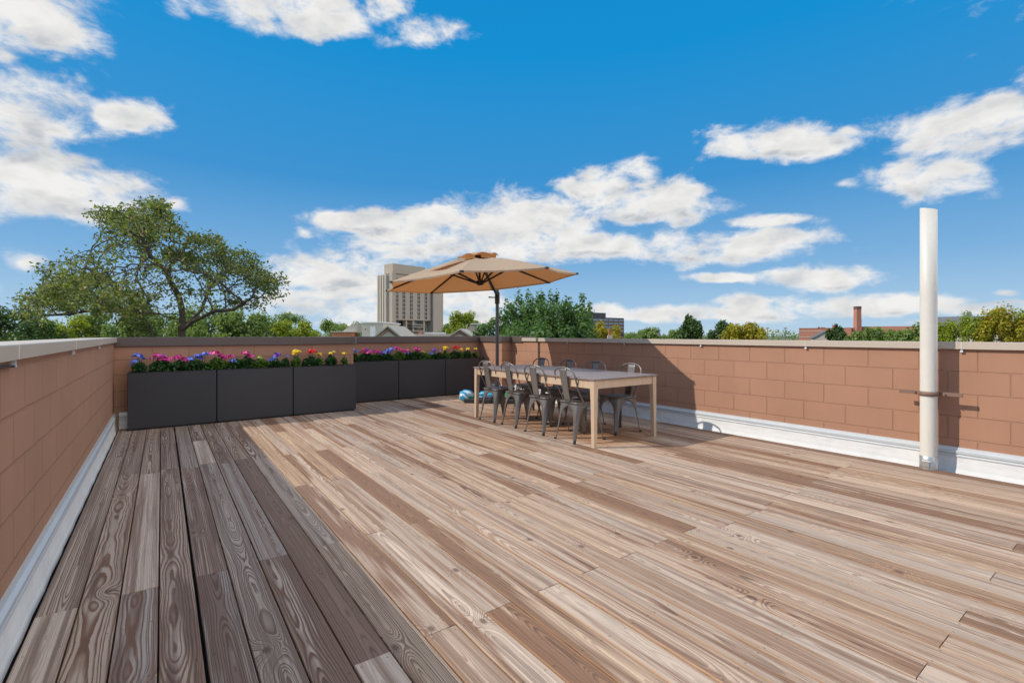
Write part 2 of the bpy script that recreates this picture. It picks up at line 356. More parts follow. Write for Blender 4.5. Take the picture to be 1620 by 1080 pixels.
def tag(o, label, cat, group=None):
    o['label'] = label; o['category'] = cat
    if group: o['group'] = group
    return o
def thing(name, label, cat, loc=(0, 0, 0), rz=0, group=None):
    o = bpy.data.objects.new(name, None); COL.objects.link(o); o.empty_display_size = .2
    o.location = loc; o.rotation_euler = (0, 0, rz); return tag(o, label, cat, group)
def struct(o): o['kind'] = 'structure'; return o
def copy_tree(o, parent=None):
    c = o.copy(); COL.objects.link(c); c.parent = parent
    for ch in [x for x in COL.objects if x.parent == o]: copy_tree(ch, c)
    return c
def relabel(o, label): o['label'] = label

# ---------------------------------------------------------------- setting: ground, building, deck
GZ = -11.6
gm, gt, gb = newmat('ground_grass_and_lots')
gg = gt.n('ShaderNodeNewGeometry')
gt.set(gb.inputs['Base Color'], gt.mix(gt.ss(gt.noise(gg.outputs['Position'], .03, 5, .6), .45, .55), (.06, .085, .03), (.16, .15, .14))); gb.inputs['Roughness'].default_value = .95
struct(MB().add([(-4000, -4000, GZ), (4000, -4000, GZ), (4000, 4000, GZ), (-4000, 4000, GZ)], [(0, 1, 2, 3)]).build('ground', gm, fix=False))
XL, XR, YN, YF, XJ, XS, YS = -.50, 5.81, 8.07, 8.85, 2.59, 5.57, 8.01
Y0 = -4.0
body = thing('apartment_building', 'brown building that carries the roof deck', 'building')
MB().box(-.79, 6.10, Y0, 9.13, GZ, -.32).build('wall', masonry('body_block', WALL, 'Y', 0, 0), body)
MB().box(-.78, 6.09, Y0 + .01, 9.12, -.32, -.075).build('roof', M['void'], body)

rnd = random.Random(11)
def build_deck():
    vs, fs, uv, rn, wr = [], [], [], [], []
    P = .1452; x0 = -.447; row = 0
    while x0 + .13 < XR - .03:
        xa, xb = x0 + .003, x0 + P - .003
        if row in (3,): xb -= .005
        if row in (4,): xa += .003
        xc = (xa + xb) / 2
        yend = YN - .06 if xc < XJ + .02 else (YS - .05 if xc > XS - .05 else YF - .05)
        j = [Y0 + .03]
        if xc < 2.95: js = [-1.85, .54, 2.90, 5.30, 7.7] if row % 2 == 0 else [-3.0, -.62, 1.78, 5.38 if row in (5, 7, 1, 3) else 4.15, 6.6]
        else: js = [-.65, 1.84 - (5.74 - xc) * .055, 4.2, 6.6] if row % 2 else [-1.85, 2.99 if row % 4 == 0 else .54, 1.80 - (5.74 - xc) * .05 if row % 4 else 3.9, 5.35, 7.75]
        js = sorted(js)
        if row == 0: js = [2.89, 6.2]
        if row == 1: js = [5.37]
        for q in js:
            if j[-1] + .5 < q < yend - .35: j.append(q)
        j.append(yend)
        for a, b in zip(j[:-1], j[1:]):
            zt = rnd.uniform(-.0012, .0012); tl = rnd.uniform(-.0008, .0008); g = .0018
            r = [rnd.random() for _ in range(4)]; off = rnd.uniform(0, 40)
            # wear: random per board, plus the left wall's shade put in as darker tone
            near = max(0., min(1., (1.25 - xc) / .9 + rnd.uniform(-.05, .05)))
            wear_shade = min(1, .55 + .75 * near + rnd.uniform(-.22, .22)); brown = rnd.choice([-.35, -.15, 0, .1, .18, .25, .32, .40, .5, .85]) + .10 * near
            if rnd.random() < .10 and near > .2: wear_shade *= .3; brown = -.6; near = min(near, .42); r[3] = .42
            ya, yb = a + g, b - g; c = .0025; h = .036
            prof = [(xa, zt - h), (xa, zt - c + tl), (xa + c, zt + tl), (xb - c, zt - tl), (xb, zt - c - tl), (xb, zt - h)]
            o = len(vs)
            for yy in (ya, yb): vs += [(px, yy, pz) for px, pz in prof]
            quads = [(k, k + 1, k + 7, k + 6) for k in range(5)] + [(0, 1, 2, 3, 4, 5), (6, 7, 8, 9, 10, 11)]
            for q in quads:
                fs.append(tuple(o + i for i in q))
                for i in q:
                    px, py, pz = vs[o + i]; uv.append((px - xc, py + off)); rn.append(r); wr.append((wear_shade, brown, near, 1))
        x0 += P; row += 1
    me = bpy.data.meshes.new('deck'); me.from_pydata(vs, [], fs); me.materials.append(M['deck'])
    ul = me.uv_layers.new(name='board'); ul.data.foreach_set('uv', np.array(uv, 'f').ravel())
    for nm, dat in (('brnd', rn), ('bwear_shade', wr)):
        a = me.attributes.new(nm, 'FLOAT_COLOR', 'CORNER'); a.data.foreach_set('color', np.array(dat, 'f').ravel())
    o = bpy.data.objects.new('deck', me); COL.objects.link(o); return struct(o)
build_deck()

# ---------------------------------------------------------------- parapet walls
HL, HR = 1.18, 1.155
def clip_part(parent, p, axis, sgn, seam=True):
    x, y, z = p; b = MB()
    if axis == 'Y':
        b.box(x - .004 * sgn, x + .006 * sgn, y - .006, y + .006, z - .032, z + .002) if sgn > 0 else b.box(x - .006, x + .004, y - .006, y + .006, z - .032, z + .002)
        b.tube([(x + sgn * .004, y - .012, z - .03), (x + sgn * .004, y + .012, z - .03)], .007, 8)
    return b.build('clip', M['steelband'], parent)
def flashing(parent, mk):                    # mk(n, t, z): n out from wall face, t along it
    pass
def skirt(parent, a, b, face, axis, sgn):
    prof_m = [(0, .125), (.020, .122), (.021, .07), (.026, .012), (.036, -.03), (0, -.031)]
    prof_t = [(0, .205), (.010, .205), (.013, .185), (.028, .172), (.028, .150), (.018, .142), (.026, .132), (.026, .1235), (.022, .1235), (0, .1265)]
    ax = 'Y' if axis == 'Y' else 'X'
    seg = max(2, int((b - a) / .12)); jr = random.Random(int(face * 77))
    rows = []
    for i in range(seg + 1):
        t = a + (b - a) * i / seg; k = .0015 * math.sin(i * 1.7) + jr.uniform(-.001, .001)
        rows.append([(face + sgn * (n + (k if 1 < q < 5 else 0)), t, z) if ax == 'Y' else (t, face + sgn * (n + (k if 1 < q < 5 else 0)), z) for q, (n, z) in enumerate(prof_m)])
    MB().grid(rows, False).build('base_membrane', M['membrane'], parent)
    MB().prism([(face + sgn * n, z) for n, z in prof_t], a, b, 'Y' if ax == 'Y' else 'X').build('base_trim', M['galv'], parent)

lw = thing('parapet_wall', 'shaded left parapet wall of painted blocks with pale coping', 'wall', group=None)
MB().box(XL - .29, XL, Y0, 9.13, -.32, HL - .03).build('masonry', M['wallY'], lw)
MB().prism([(XL - .32, HL - .06), (XL - .32, HL - .004), (XL + .028, HL), (XL + .032, HL - .004), (XL + .032, HL - .061), (XL + .028, HL - .061), (XL + .001, HL - .029), (XL - .291, HL - .029)], Y0, YN - .033, 'Y').build('coping', M['coping'], lw)
skirt(lw, Y0, YN - .001, XL, 'Y', 1)
for y in (-1.0, .9, 2.75, 4.37, 6.05):
    b = MB().box(XL + .0325, XL + .0345, y - .003, y + .003, HL - .06, HL - .003); b.build('coping_seam', M['pvc'], lw)
    b = MB().box(XL + .012, XL + .024, y - .009, y + .009, HL - .085, HL - .0615); b.tube([(XL + .018, y - .010, HL - .088), (XL + .018, y + .012, HL - .088)], .008, 8); b.build('clip', M['galv'], lw)
MB().tube([(XL + .02, 2.74, HL - .088), (XL + .022, 2.6, HL - .078), (XL + .02, 2.3, HL - .082), (XL + .02, 1.8, HL - .075)], .005, 6).build('cable', M['rubber'], lw)

bw = thing('parapet_wall', 'back parapet wall behind the first row of planters, brown metal coping', 'wall')
MB().box(XL + .001, XJ, YN, YN + .29, -.32, HL - .03).box(XJ - .29, XJ, YN + .2901, 9.13, -.32, HL - .03).build('masonry', M['wallX'], bw)
def cap(b, x0, x1, y0, y1, top, drop): b.box(x0, x1, y0, y1, top - drop, top, bev=.003)
b = MB(); cap(b, XL - .32, XJ + .03, YN - .032, YN + .32, HL + .002, .118); cap(b, XJ - .32, XJ + .03, YN + .321, YF - .034, HL + .002, .118); b.build('coping', M['bronze'], bw)
MB().box(XJ + .030, XJ + .034, YN - .034, YN - .02, HL - .117, HL).build('coping_seam', M['galv'], bw)
skirt(bw, XL + .05, XJ - .01, YN, 'X', -1)
fw = thing('parapet_wall', 'far back parapet wall behind the second row of planters', 'wall')
MB().box(XJ + .001, XS, YF, YF + .28, -.32, HL - .03).build('masonry', M['wallX'], fw)
b = MB(); cap(b, XJ - .32, XS + .001, YF - .033, YF + .31, HL + .003, .118); b.build('coping', M['bronze'], fw)
skirt(fw, XJ + .01, XS - .02, YF, 'X', -1)
sw = thing('corner_pier', 'projecting corner wall block under brown coping by the parasol pole', 'pier')
MB().box(XS, XR + .29, YS, 9.13, -.32, HL - .03).build('masonry', M['wallY'], sw)
b = MB(); cap(b, XS - .032, XR + .32, YS - .028, YF + .33, HL + .005, .118); cap(b, XR - .030, XR + .32, 7.62, YS - .0285, HL + .005, .118); b.build('coping', M['bronze'], sw)
skirt(sw, YS - .01, YF - .04, XS, 'Y', -1)
rw = thing('parapet_wall', 'long sunlit right parapet wall of tan painted blocks with beige coping', 'wall')
MB().box(XR, XR + .29, Y0, YS - .001, -.32, HR - .03).build('masonry', M['wallY'], rw)
MB().prism([(XR + .32, HR - .06), (XR + .32, HR - .004), (XR - .028, HR), (XR - .032, HR - .004), (XR - .032, HR - .066), (XR - .028, HR - .066), (XR - .001, HR - .029), (XR + .291, HR - .029)], Y0, 7.619, 'Y').build('coping', M['coping'], rw)
skirt(rw, Y0, YS - .04, XR, 'Y', -1)
for y in (-1.5, -.15, 1.12, 2.41, 3.70, 5.01, 6.3):
    MB().box(XR - .0345, XR - .0325, y - .003, y + .003, HR - .065, HR - .003).build('coping_seam', M['pvc'], rw)
    b = MB().box(XR - .024, XR - .012, y - .008, y + .008, HR - .088, HR - .0665); b.tube([(XR - .018, y - .010, HR - .09), (XR - .018, y + .012, HR - .09)], .008, 8); b.build('clip', M['galv'], rw)

# ---------------------------------------------------------------- vent pipe
vp = thing('vent_pipe', 'tall white plastic pipe standing against the sunlit right wall', 'pipe', (5.640, 1.315, 0))
r = .062; n = 28; ztop = 2.36
rows = []
for z in (-.03, .8, 1.6, ztop): rows.append([(r*math.cos(2*math.pi*k/n), r*math.sin(2*math.pi*k/n), z + (.018*math.sin(2*math.pi*k/n) if z == ztop else 0)) for k in range(n)])
rows.append([(p[0]*.93, p[1]*.93, p[2]) for p in rows[-1]]); rows.append([(p[0], p[1], 1.9) for p in rows[-1]])
MB().grid(rows, True, True).build('pipe', M['pvc'], vp)
col = []
for z, q in ((0.002, r + .004), (.118, r + .004), (.121, r + .001)): col.append([(q*math.cos(2*math.pi*k/n), q*math.sin(2*math.pi*k/n), z) for k in range(n)])
cb = MB().grid(col, True, True); cb.box(-.075, -.063, -.02, .02, .03, .095).tube([(-.073, -.03, .08), (-.073, .03, .08)], .006, 8)
cb.build('base_collar', M['steelband'], vp)
rg = []
for z, q in ((.665, r + .002), (.667, r + .010), (.703, r + .010), (.705, r + .002)): rg.append([(q*math.cos(2*math.pi*k/n), q*math.sin(2*math.pi*k/n), z) for k in range(n)])
sb = MB().grid(rg, True, True); sb.box(.03, .045, -.225, -.066, .668, .702, bev=.002).box(.03, .045, .066, .225, .668, .702, bev=.002)
sb.tube([(.01, -.105, .686), (.07, -.105, .686)], .008, 6).tube([(.01, .105, .686), (.07, .105, .686)], .008, 6); sb.box(.046, .165, -.02, .02, .672, .698)
sb.build('strap', M['strap'], vp)

# ---------------------------------------------------------------- planters and flowers
def planter(x0, x1, y, label):
    t = thing('planter', label, 'planter', ((x0 + x1) / 2, y, 0), 0, 'charcoal box planters along the back wall')
    hw = (x1 - x0) / 2; d = .26; h = .73; g = .004
    b = MB().box(-hw + g, hw - g, 0, d, .022, h - .0, bev=.005)
    b.v = b.v; b.build('box', M['planter'], t)
    rim = MB().box(-hw + g, hw - g, 0, .016, h, h + .006).box(-hw + g, hw - g, d - .016, d, h, h + .006).box(-hw + g, -hw + g + .016, .0161, d - .0161, h, h + .006).box(hw - g - .016, hw - g, .0161, d - .0161, h, h + .006)
    rim.build('rim', M['planter'], t)
    MB().box(-hw + .021, hw - .021, .017, d - .017, h + .0005, h + .003).build('soil', M['soil'], t)
    MB().box(-hw + .03, hw - .03, .02, d - .02, 0, .0215).build('plinth', M['void'], t)
    return t
PY1, PY2 = 7.75, 8.53
xs1 = [-.355, .612, 1.59, 2.535]; xs2 = [2.66, 3.585, 4.56, 5.50]
nm = ['leftmost planter of the near row, by the left wall', 'middle planter of the near row', 'right planter of the near row, at the wall step',
      'left planter of the far row, half behind the near row', 'middle planter of the far row', 'right planter of the far row, behind the table end']
for k in range(3): planter(xs1[k], xs1[k + 1], PY1, 'charcoal ' + nm[k])
for k in range(3): planter(xs2[k], xs2[k + 1], PY2, 'charcoal ' + nm[k + 3])
M['pleaf'] = leafmat('flower_leaves', (.012, .045, .012), (.045, .11, .02), .25)
M['pleaf2'] = leafmat('light_flower_leaves', (.05, .12, .015), (.12, .20, .03), .3)
def petal(name, col, c2):
    m, t, b = newmat(name); a = t.n('ShaderNodeAttribute', attribute_name='lf'); r_, q_, _ = t.sep(a.outputs['Vector'])
    t.set(b.inputs['Base Color'], t.mix(r_, col, c2)); b.inputs['Roughness'].default_value = .6; return m
PC = {'blue': petal('blue_petals', (.10, .15, .62), (.26, .36, .85)), 'pink': petal('magenta_petals', (.50, .02, .20), (.80, .08, .36)),
      'purple': petal('purple_petals', (.17, .05, .45), (.32, .14, .62)), 'yellow': petal('yellow_petals', (.80, .50, .01), (.95, .68, .03)),
      'red': petal('red_petals', (.65, .01, .01), (.85, .03, .02)), 'lime': petal('lime_buds', (.40, .50, .06), (.60, .62, .15))}
def quads_object(name, ctr, nrm, size, mat, parent, rng, aspect=1.7, lf=None, fold=.25):
    """many leaf-sized rhombic faces as one mesh"""
    n = len(ctr); nrm = nrm / (np.linalg.norm(nrm, axis=1, keepdims=True) + 1e-9)
    rv = rng.normal(size=(n, 3)); a = np.cross(nrm, rv); a /= np.linalg.norm(a, axis=1, keepdims=True) + 1e-9; b = np.cross(nrm, a)
    s = (size * rng.uniform(.6, 1.35, n))[:, None]
    V = np.stack([ctr - a * s * .5 * aspect, ctr - b * s * .5 + nrm * s * fold, ctr + a * s * .5 * aspect, ctr + b * s * .5 + nrm * s * fold], 1).reshape(-1, 3)
    me = bpy.data.meshes.new(name); me.vertices.add(4 * n); me.vertices.foreach_set('co', V.astype('f').ravel())
    me.loops.add(4 * n); me.loops.foreach_set('vertex_index', np.arange(4 * n, dtype='i'))
    me.polygons.add(n); me.polygons.foreach_set('loop_start', np.arange(0, 4 * n, 4, dtype='i'))
    try: me.polygons.foreach_set('loop_total', np.full(n, 4, dtype='i'))
    except Exception: pass
    me.update(calc_edges=True); me.materials.append(mat)
    if lf is None: lf = rng.uniform(0, 1, (n, 2))
    c = np.zeros((n, 4, 4), 'f'); c[:, :, :2] = lf[:, None, :]; c[:, :, 3] = 1
    at_ = me.attributes.new('lf', 'FLOAT_COLOR', 'CORNER'); at_.data.foreach_set('color', c.ravel())
    o = bpy.data.objects.new(name, me); COL.objects.link(o)
    if parent is not None: o.parent = parent
    return o
frng = np.random.default_rng(3)
def blossom(parent, p, kind, r):
    n = int(46 if r > .03 else 28)
    th = frng.uniform(0, 2*np.pi, n); ph = np.arccos(frng.uniform(-.1, 1, n)); nr = np.stack([np.sin(ph)*np.cos(th), np.sin(ph)*np.sin(th), np.cos(ph)], 1)
    c = np.array(p) + nr * np.array([r, r, r * .62]) * frng.uniform(.6, 1.05, (n, 1))
    nn = nr + np.array([0, 0, .5]) + frng.normal(size=(n, 3)) * .45
    return quads_object('blossom', c, nn, r * .75, PC[kind], parent, frng, 1.15, fold=.12)
# each plant: width along the row, foliage height, blossoms (dx, height, kind, radius)
plants = [
 (.09, .14, [(-.02, .20, 'blue', .040), (.03, .165, 'blue', .030), (-.06, .13, 'blue', .034), (-.10, .09, 'blue', .022)], 'pleaf', 'small blue flowers'),
 (.36, .16, [(-.05, .20, 'pink', .040), (.0, .195, 'purple', .028), (.03, .145, 'pink', .055), (-.1, .165, 'pink', .026)], 'pleaf', 'large magenta blooms'),
 (.58, .13, [(-.05, .16, 'pink', .036), (.0, .18, 'pink', .032), (.06, .14, 'pink', .040), (.09, .10, 'pink', .028)], 'pleaf', 'dusky pink blooms'),
 (.80, .15, [(-.07, .14, 'blue', .044), (.02, .18, 'blue', .036), (.06, .15, 'blue', .034), (.13, .20, 'blue', .040), (.10, .19, 'purple', .026)], 'pleaf', 'a mass of blue flowers'),
 (1.10, .16, [(-.04, .21, 'pink', .045), (.05, .18, 'pink', .036), (.10, .15, 'pink', .042), (.20, .17, 'pink', .030)], 'pleaf2', 'four spread pink blooms'),
 (1.38, .14, [(-.05, .105, 'blue', .040), (.0, .09, 'blue', .026)], 'pleaf', 'low blue flowers'),
 (1.53, .16, [(-.03, .20, 'pink', .046), (.05, .16, 'pink', .044)], 'pleaf', 'paired crimson pink blooms'),
 (1.72, .13, [(-.02, .14, 'lime', .030), (.05, .08, 'lime', .018)], 'pleaf2', 'lime buds only'),
 (1.96, .12, [(-.03, .10, 'blue', .042), (.02, .17, 'purple', .042), (.0, .14, 'blue', .030)], 'pleaf', 'blue flowers below purple'),
 (2.12, .13, [(.03, .15, 'blue', .022)], 'pleaf', 'one small pale blue bud'),
 (2.30, .16, [(-.01, .21, 'yellow', .046), (.03, .205, 'yellow', .034), (-.04, .18, 'yellow', .030)], 'pleaf2', 'a tall cluster of yellow flowers'),
 (2.56, .15, [(-.04, .195, 'red', .030), (.01, .205, 'red', .050)], 'pleaf', 'bright red blooms'),
 (2.69, .13, [(.0, .165, 'yellow', .036), (.03, .15, 'yellow', .022)], 'pleaf2', 'low yellow flowers beside the red ones'),
 (2.90, .16, [(-.01, .175, 'yellow', .032), (.04, .20, 'lime', .020)], 'pleaf', 'one yellow flower and pale buds'),
 (3.14, .12, [(.0, .17, 'yellow', .034)], 'pleaf2', 'a single yellow flower on a thin stem')]
def flower_row(x0, x1, ylo, z, where):
    s = (x1 - x0) / 3.30
    for i, (x, h, bl, lm, what) in enumerate(plants):
        wd = {9: .05, 14: .025, 10: .055, 12: .045, 13: .075, 0: .075, 8: .085}.get(i, .128)
        t = thing('flower_plant', f'{what} growing in the {where}', 'flowers', (x0 + (x + .02) * s, ylo + .13, z), 0, f'flowering plants in the {where}')
        n = int(330 * wd / .08); c = frng.uniform(-1, 1, (n, 3)) * [wd * s * 1.1, .085, 0]
        rr_ = frng.uniform(0, 1, n) ** .7; c[:, 2] = rr_ * h * (1 - .5 * np.abs(c[:, 0]) / wd) + .0
        nn = frng.normal(size=(n, 3)) * .7 + [0, -.5, .5]
        quads_object('foliage', c, nn, .026, M[lm], t, frng, 2.0)
        sb = MB()
        for (dx_, hh, k, r_) in bl:
            dy = float(frng.uniform(-.05, .03)); sb.tube([(dx_ * .3, dy * .4, 0), (dx_ * .8, dy * .8, hh * .6), (dx_ * s, dy, hh)], .003, 5)
            blossom(t, (dx_ * s, dy, hh * 1.05), k, r_ * 1.18)
        sb.build('stem', M['pleaf'], t)
FS = 1.0
flower_row(-.33, 2.50, PY1, .733, 'near planter row')
flower_row(2.70, 5.46, PY2, .733, 'far planter row')

# ---------------------------------------------------------------- table
TX0, TX1, TY0, TY1 = 3.745, 4.80, 3.655, 6.10; TH_ = .742
tb = thing('dining_table', 'long pale wooden dining table with grey brown top under the parasol', 'table', ((TX0 + TX1) / 2, (TY0 + TY1) / 2, 0))
hx, hy = (TX1 - TX0) / 2, (TY1 - TY0) / 2
MB().box(-hx - .012, hx + .012, -hy - .012, hy + .012, TH_ - .018, TH_, bev=.003).build('tabletop', M['ttop'], tb)
for sx in (-1, 1):
    for sy in (-1, 1):
        rows = []
        for z, q in ((0, .044), (.5, .056), (.64, .066), (TH_ - .0185, .070)):
            rows.append([(sx * (hx - a * q), sy * (hy - c_ * q), z) for a, c_ in ((.04, 0), (.96, 0), (1, .04), (1, .96), (.96, 1), (.04, 1), (0, .96), (0, .04))])
        lb = MB().grid(rows, False, True); lb.add(rows[0], [tuple(range(8))]); lb.build('leg', M['twood'], tb)
for sx in (-1, 1): MB().box(min(sx*(hx-.008), sx*(hx-.033)), max(sx*(hx-.008), sx*(hx-.033)), -hy + .0705, hy - .0705, TH_ - .108, TH_ - .0187).build('apron', M['twood'], tb)
for sy in (-1, 1): MB().box(-hx + .0705, hx - .0705, min(sy*(hy-.008), sy*(hy-.033)), max(sy*(hy-.008), sy*(hy-.033)), TH_ - .108, TH_ - .0187).build('apron', M['twood'], tb)

# ---------------------------------------------------------------- chairs (pressed metal café chairs)
def make_chair():
    t = thing('metal_chair', 'x', 'chair', (0, 0, 0), 0, 'grey metal chairs round the dining table')
    def leg(sx, sy):
        rows = []
        zs = [.437, .425, .41, .396, .388, .375, .355, .33, .30, .27, .24, .20, .15, .10, .05, .012]
        for z in zs:
            f = 1 - z / .437; cxp = sx * (.158 + .066 * f ** .9); cyp = sy * (.158 + .020 * f ** .9)
            h = max(0, .394 - z)
            if h <= 0: wA = wB = .1575
            else:
                q = min(h / .17, 1); o_ = .110 * math.sqrt(max(0, 1 - (1 - q) ** 2)); wA = .1575 - o_
                if q >= 1: wA = .0475 - .026 * (h - .17) / .21
                wB = wA
            rb = min(.022, wA * .5); gr = .010 * max(0, min(1, (.33 - z) / .06)) * (1 if z > .06 else .5)
            P_ = lambda a, b_: Vector((cxp - sx * a, cyp - sy * b_, z))
            ins = .004 + gr
            rows.append([P_(wA, 0), P_(rb + (wA - rb) * .5, 0), P_(rb, 0), P_(rb * .35 + ins * .8, rb * .30 + ins * .8) if gr > .002 else P_(rb * .3, rb * .3), P_(0, rb), P_(0, rb + (wB - rb) * .5), P_(0, wB)])
        b_ = MB().grid(rows, True); lg = b_.build('leg', M['chair'], t)
        md = lg.modifiers.new('thickness', 'SOLIDIFY'); md.thickness = .0022; md.offset = 0
        x_, y_ = sx * .221, sy * .175; MB().box(x_ - .016, x_ + .016, y_ - .014, y_ + .014, 0, .016, bev=.004).build('foot_cap', M['rubber'], lg)
    for sx in (-1, 1):
        for sy in (-1, 1): leg(sx, sy)
    def rsq(hx_, hy_, r_, z, n_=5):
        out = []
        for cx_, cy_, a0 in ((hx_-r_, hy_-r_, 0), (-hx_+r_, hy_-r_, 90), (-hx_+r_, -hy_+r_, 180), (hx_-r_, -hy_+r_, 270)):
            for k in range(n_ + 1): a = R(a0 + 90 * k / n_); out.append((cx_ + r_ * math.cos(a), cy_ + r_ * math.sin(a), z))
        return out
    rings = [rsq(.160, .160, .03, .430), rsq(.176, .174, .05, .433), rsq(.181, .179, .055, .441), rsq(.178, .176, .055, .449), rsq(.165, .163, .05, .451), rsq(.12, .12, .05, .445), rsq(.05, .05, .03, .443)]
    sb = MB().grid(rings, True, True); sb.add(rings[-1], [tuple(range(len(rings[-1])))], True); sb.build('seat', M['chair'], t)
    pts = []
    zt = .845
    for sy in (-1, 1):
        seg = [(-.080, sy * .178, .428), (-.100, sy * .180, .47), (-.172, sy * .184, .60), (-.206, sy * .186, .70), (-.214, sy * .186, .728)]
        pts.append(seg)
    arc = [(-.215 - .035 * math.sin(R(a)), -.186 * math.cos(R(a)), .735 + .11 * math.sin(R(a)) ** .75) for a in range(8, 173, 12)]
    MB().tube(pts[0] + arc + pts[1][::-1], .0095, 8).build('back_hoop', M['chair'], t)
    rows = []
    for k in range(9):
        f = k / 8; z = .437 + f * (zt - .437); x = -.172 - .078 * f - .006 * math.sin(f * math.pi); hw = .052 + .014 * f
        rows.append([(x, y, z) for y in (-hw, -hw * .6, 0, hw * .6, hw)])
    for r_ in rows[1:-1]: r_[2] = (r_[2][0] - .0035, r_[2][1], r_[2][2])
    sp = MB().grid(rows, True).build('back_slat', M['chair'], t); md = sp.modifiers.new('thickness', 'SOLIDIFY'); md.thickness = .003; md.offset = 0
    MB().box(-.195, -.165, -.05, .05, .452, .458, bev=.002).build('back_bracket', M['chair'], t)
    return t
ch0 = make_chair()
ord_ = ['at the far end', 'second from the far end', 'third from the far end', 'at the near end']
LC = [(5.74, 3), (5.205, -3.5), (4.655, 1.5), (4.09, -4)]; RC = [(5.90, 183), (5.30, 176), (4.72, 184), (4.14, 177)]
for i, (y, a) in enumerate(LC):
    c = ch0 if i == 0 else copy_tree(ch0); c.location = (3.945 + (.0, .012, -.008, .004)[i], y, .001); c.rotation_euler.z = R(a)
    c['label'] = f'grey metal chair on the open deck side of the table, {ord_[i]}'
for i, (y, a) in enumerate(RC):
    c = copy_tree(ch0); c.location = (4.645 + (.02 if i == 3 else 0), y, .001); c.rotation_euler.z = R(a)
    c['label'] = f'grey metal chair on the wall side of the table, {ord_[i]}'

# ---------------------------------------------------------------- parasol
um = thing('cantilever_parasol', 'tan octagonal cantilever parasol over the dining table', 'umbrella', (5.13, 7.53, 0))
O = Vector((5.13, 7.53, 0))
Cc = Vector((4.003, 6.348, 2.039)); nn_ = Vector((-.0696, .0402, 1)).normalized()
aa = Vector((0, 1, 0)).cross(nn_).normalized(); bb = nn_.cross(aa)
RAD = 1.5; A0 = 2.4247
def up(r_, th_, t_): return Cc + (aa * math.cos(th_) + bb * math.sin(th_)) * r_ + nn_ * t_ - O
def prof(f): return .385 * (1 - f) - .03 * f * (1 - f) * 0 + .035 * math.sin(math.pi * f)      # height of a rib above the rim plane
rows_n = 10; cols_n = 8; cb = MB()
for i in range(8):
    t0 = A0 - i * math.pi / 4; rows = []
    for q in range(rows_n + 1):
        f = .16 + .84 * q / rows_n; row = []
        for c_ in range(cols_n + 1):
            g = c_ / cols_n; th_ = t0 - g * math.pi / 4
            chord = math.cos(math.pi / 8) / math.cos((g - .5) * math.pi / 4)
            sag = 4 * g * (1 - g)
            rr_ = RAD * f * chord * (1 - .045 * sag * f)
            row.append(up(rr_, th_, prof(f) - .030 * sag * math.sin(math.pi * min(1, f * .9)) * (1) - .0 ))
        rows.append(row)
    cb.grid(rows, True)
    hem = [[p for p in rows[-1]], [p - nn_ * .022 for p in rows[-1]]]; cb.grid(hem, True)
cn = cb.build('canopy', M['fabric'], um, fix=False)
vb = MB()
for i in range(8):
    t0 = A0 - i * math.pi / 4; rows = []
    for q in range(5):
        f = q / 4; row = []
        for c_ in range(7):
            g = c_ / 6; th_ = t0 - g * math.pi / 4; chord = math.cos(math.pi / 8) / math.cos((g - .5) * math.pi / 4)
            lift = .036 * math.sin(g * math.pi) ** 2 * f ** 3
            row.append(up(.33 * f * chord * (1 + .02 * math.sin(g * 9)), th_, .462 - .085 * f ** 1.5 + lift))
        rows.append(row)
    vb.grid(rows, True)
vb.build('vent_cap', M['fabric'], um, fix=False)
for i in range(8):
    th_ = A0 - i * math.pi / 4
    rb = MB().tube([up(.05, th_, prof(.03) - .02), up(.7, th_, prof(.466) - .02), up(RAD * .998, th_, prof(1) - .012)], [.017, .016, .013], 6)
    ro = rb.build('rib', M['dark'], um)
    MB().box(-.02, .02, -.02, .02, -.015, .012, mtx=Matrix.Translation(up(RAD * .995, th_, -.008))).build('rib_tip', M['dark'], ro)
    MB().tube([up(.05, th_, -.02), up(.62, th_, prof(.413) - .03)], .014, 6).build('strut', M['dark'], um)
MB().tube([up(0, 0, -.055), up(0, 0, -.04), up(0, 0, .02)], [.03, .055, .055], 12).tube([up(0, 0, .02), up(0, 0, .40)], .018, 8).tube([up(0, 0, .34), up(0, 0, .41)], .05, 10).build('hub', M['dark'], um)
# pocket flap sewn over one ridge
fl_t = A0 - 6.6 * math.pi / 4; fb = MB(); rows = []
for q in range(7):
    f = q / 6; r_ = .36 + .62 * f; hh = .030 * math.sin(math.pi * min(1, f * .75 + .25))
    rows.append([up(r_, fl_t + .09, prof(r_ / RAD) + .002), up(r_, fl_t + .05, prof(r_ / RAD) + hh), up(r_, fl_t - .03, prof(r_ / RAD) + hh * .9), up(r_, fl_t - .16, prof(r_ / RAD) - .005)])
fb.grid(rows, True).build('flap', M['fabric'], um, fix=False)
MB().tube([(0, 0, .05), (0, 0, 1.2), (0, 0, 2.33)], .032, 14).build('pole', M['pole'], um)
MB().tube([(0, 0, 2.32), (0, 0, 2.37)], [.036, .030], 14).build('pole_cap', M['dark'], um)
MB().tube([(0, 0, 1.80), (0, 0, 2.02)], .046, 14).box(-.05, .05, -.03, .03, 1.86, 1.97, mtx=Matrix.Rotation(R(46), 4, 'Z')).build('slide_collar', M['dark'], um)
MB().tube([(0, 0, 1.95), up(1.0, 0, 0) * 0 + (up(0, 0, .36) * .45 + Vector((0, 0, 1.95)) * .55), up(0, 0, .37)], .024, 8).build('arm', M['dark'], um)
dcam = Vector((-.8088, .5881, 0))
MB().tube([(0, 0, 1.92), dcam * .07 + Vector((0, 0, 1.92)), dcam * .165 + Vector((0, 0, 1.925))], [.012, .010, .014], 8).build('crank_handle', M['dark'], um)
rot = Matrix.Rotation(R(46.3), 4, 'Z')
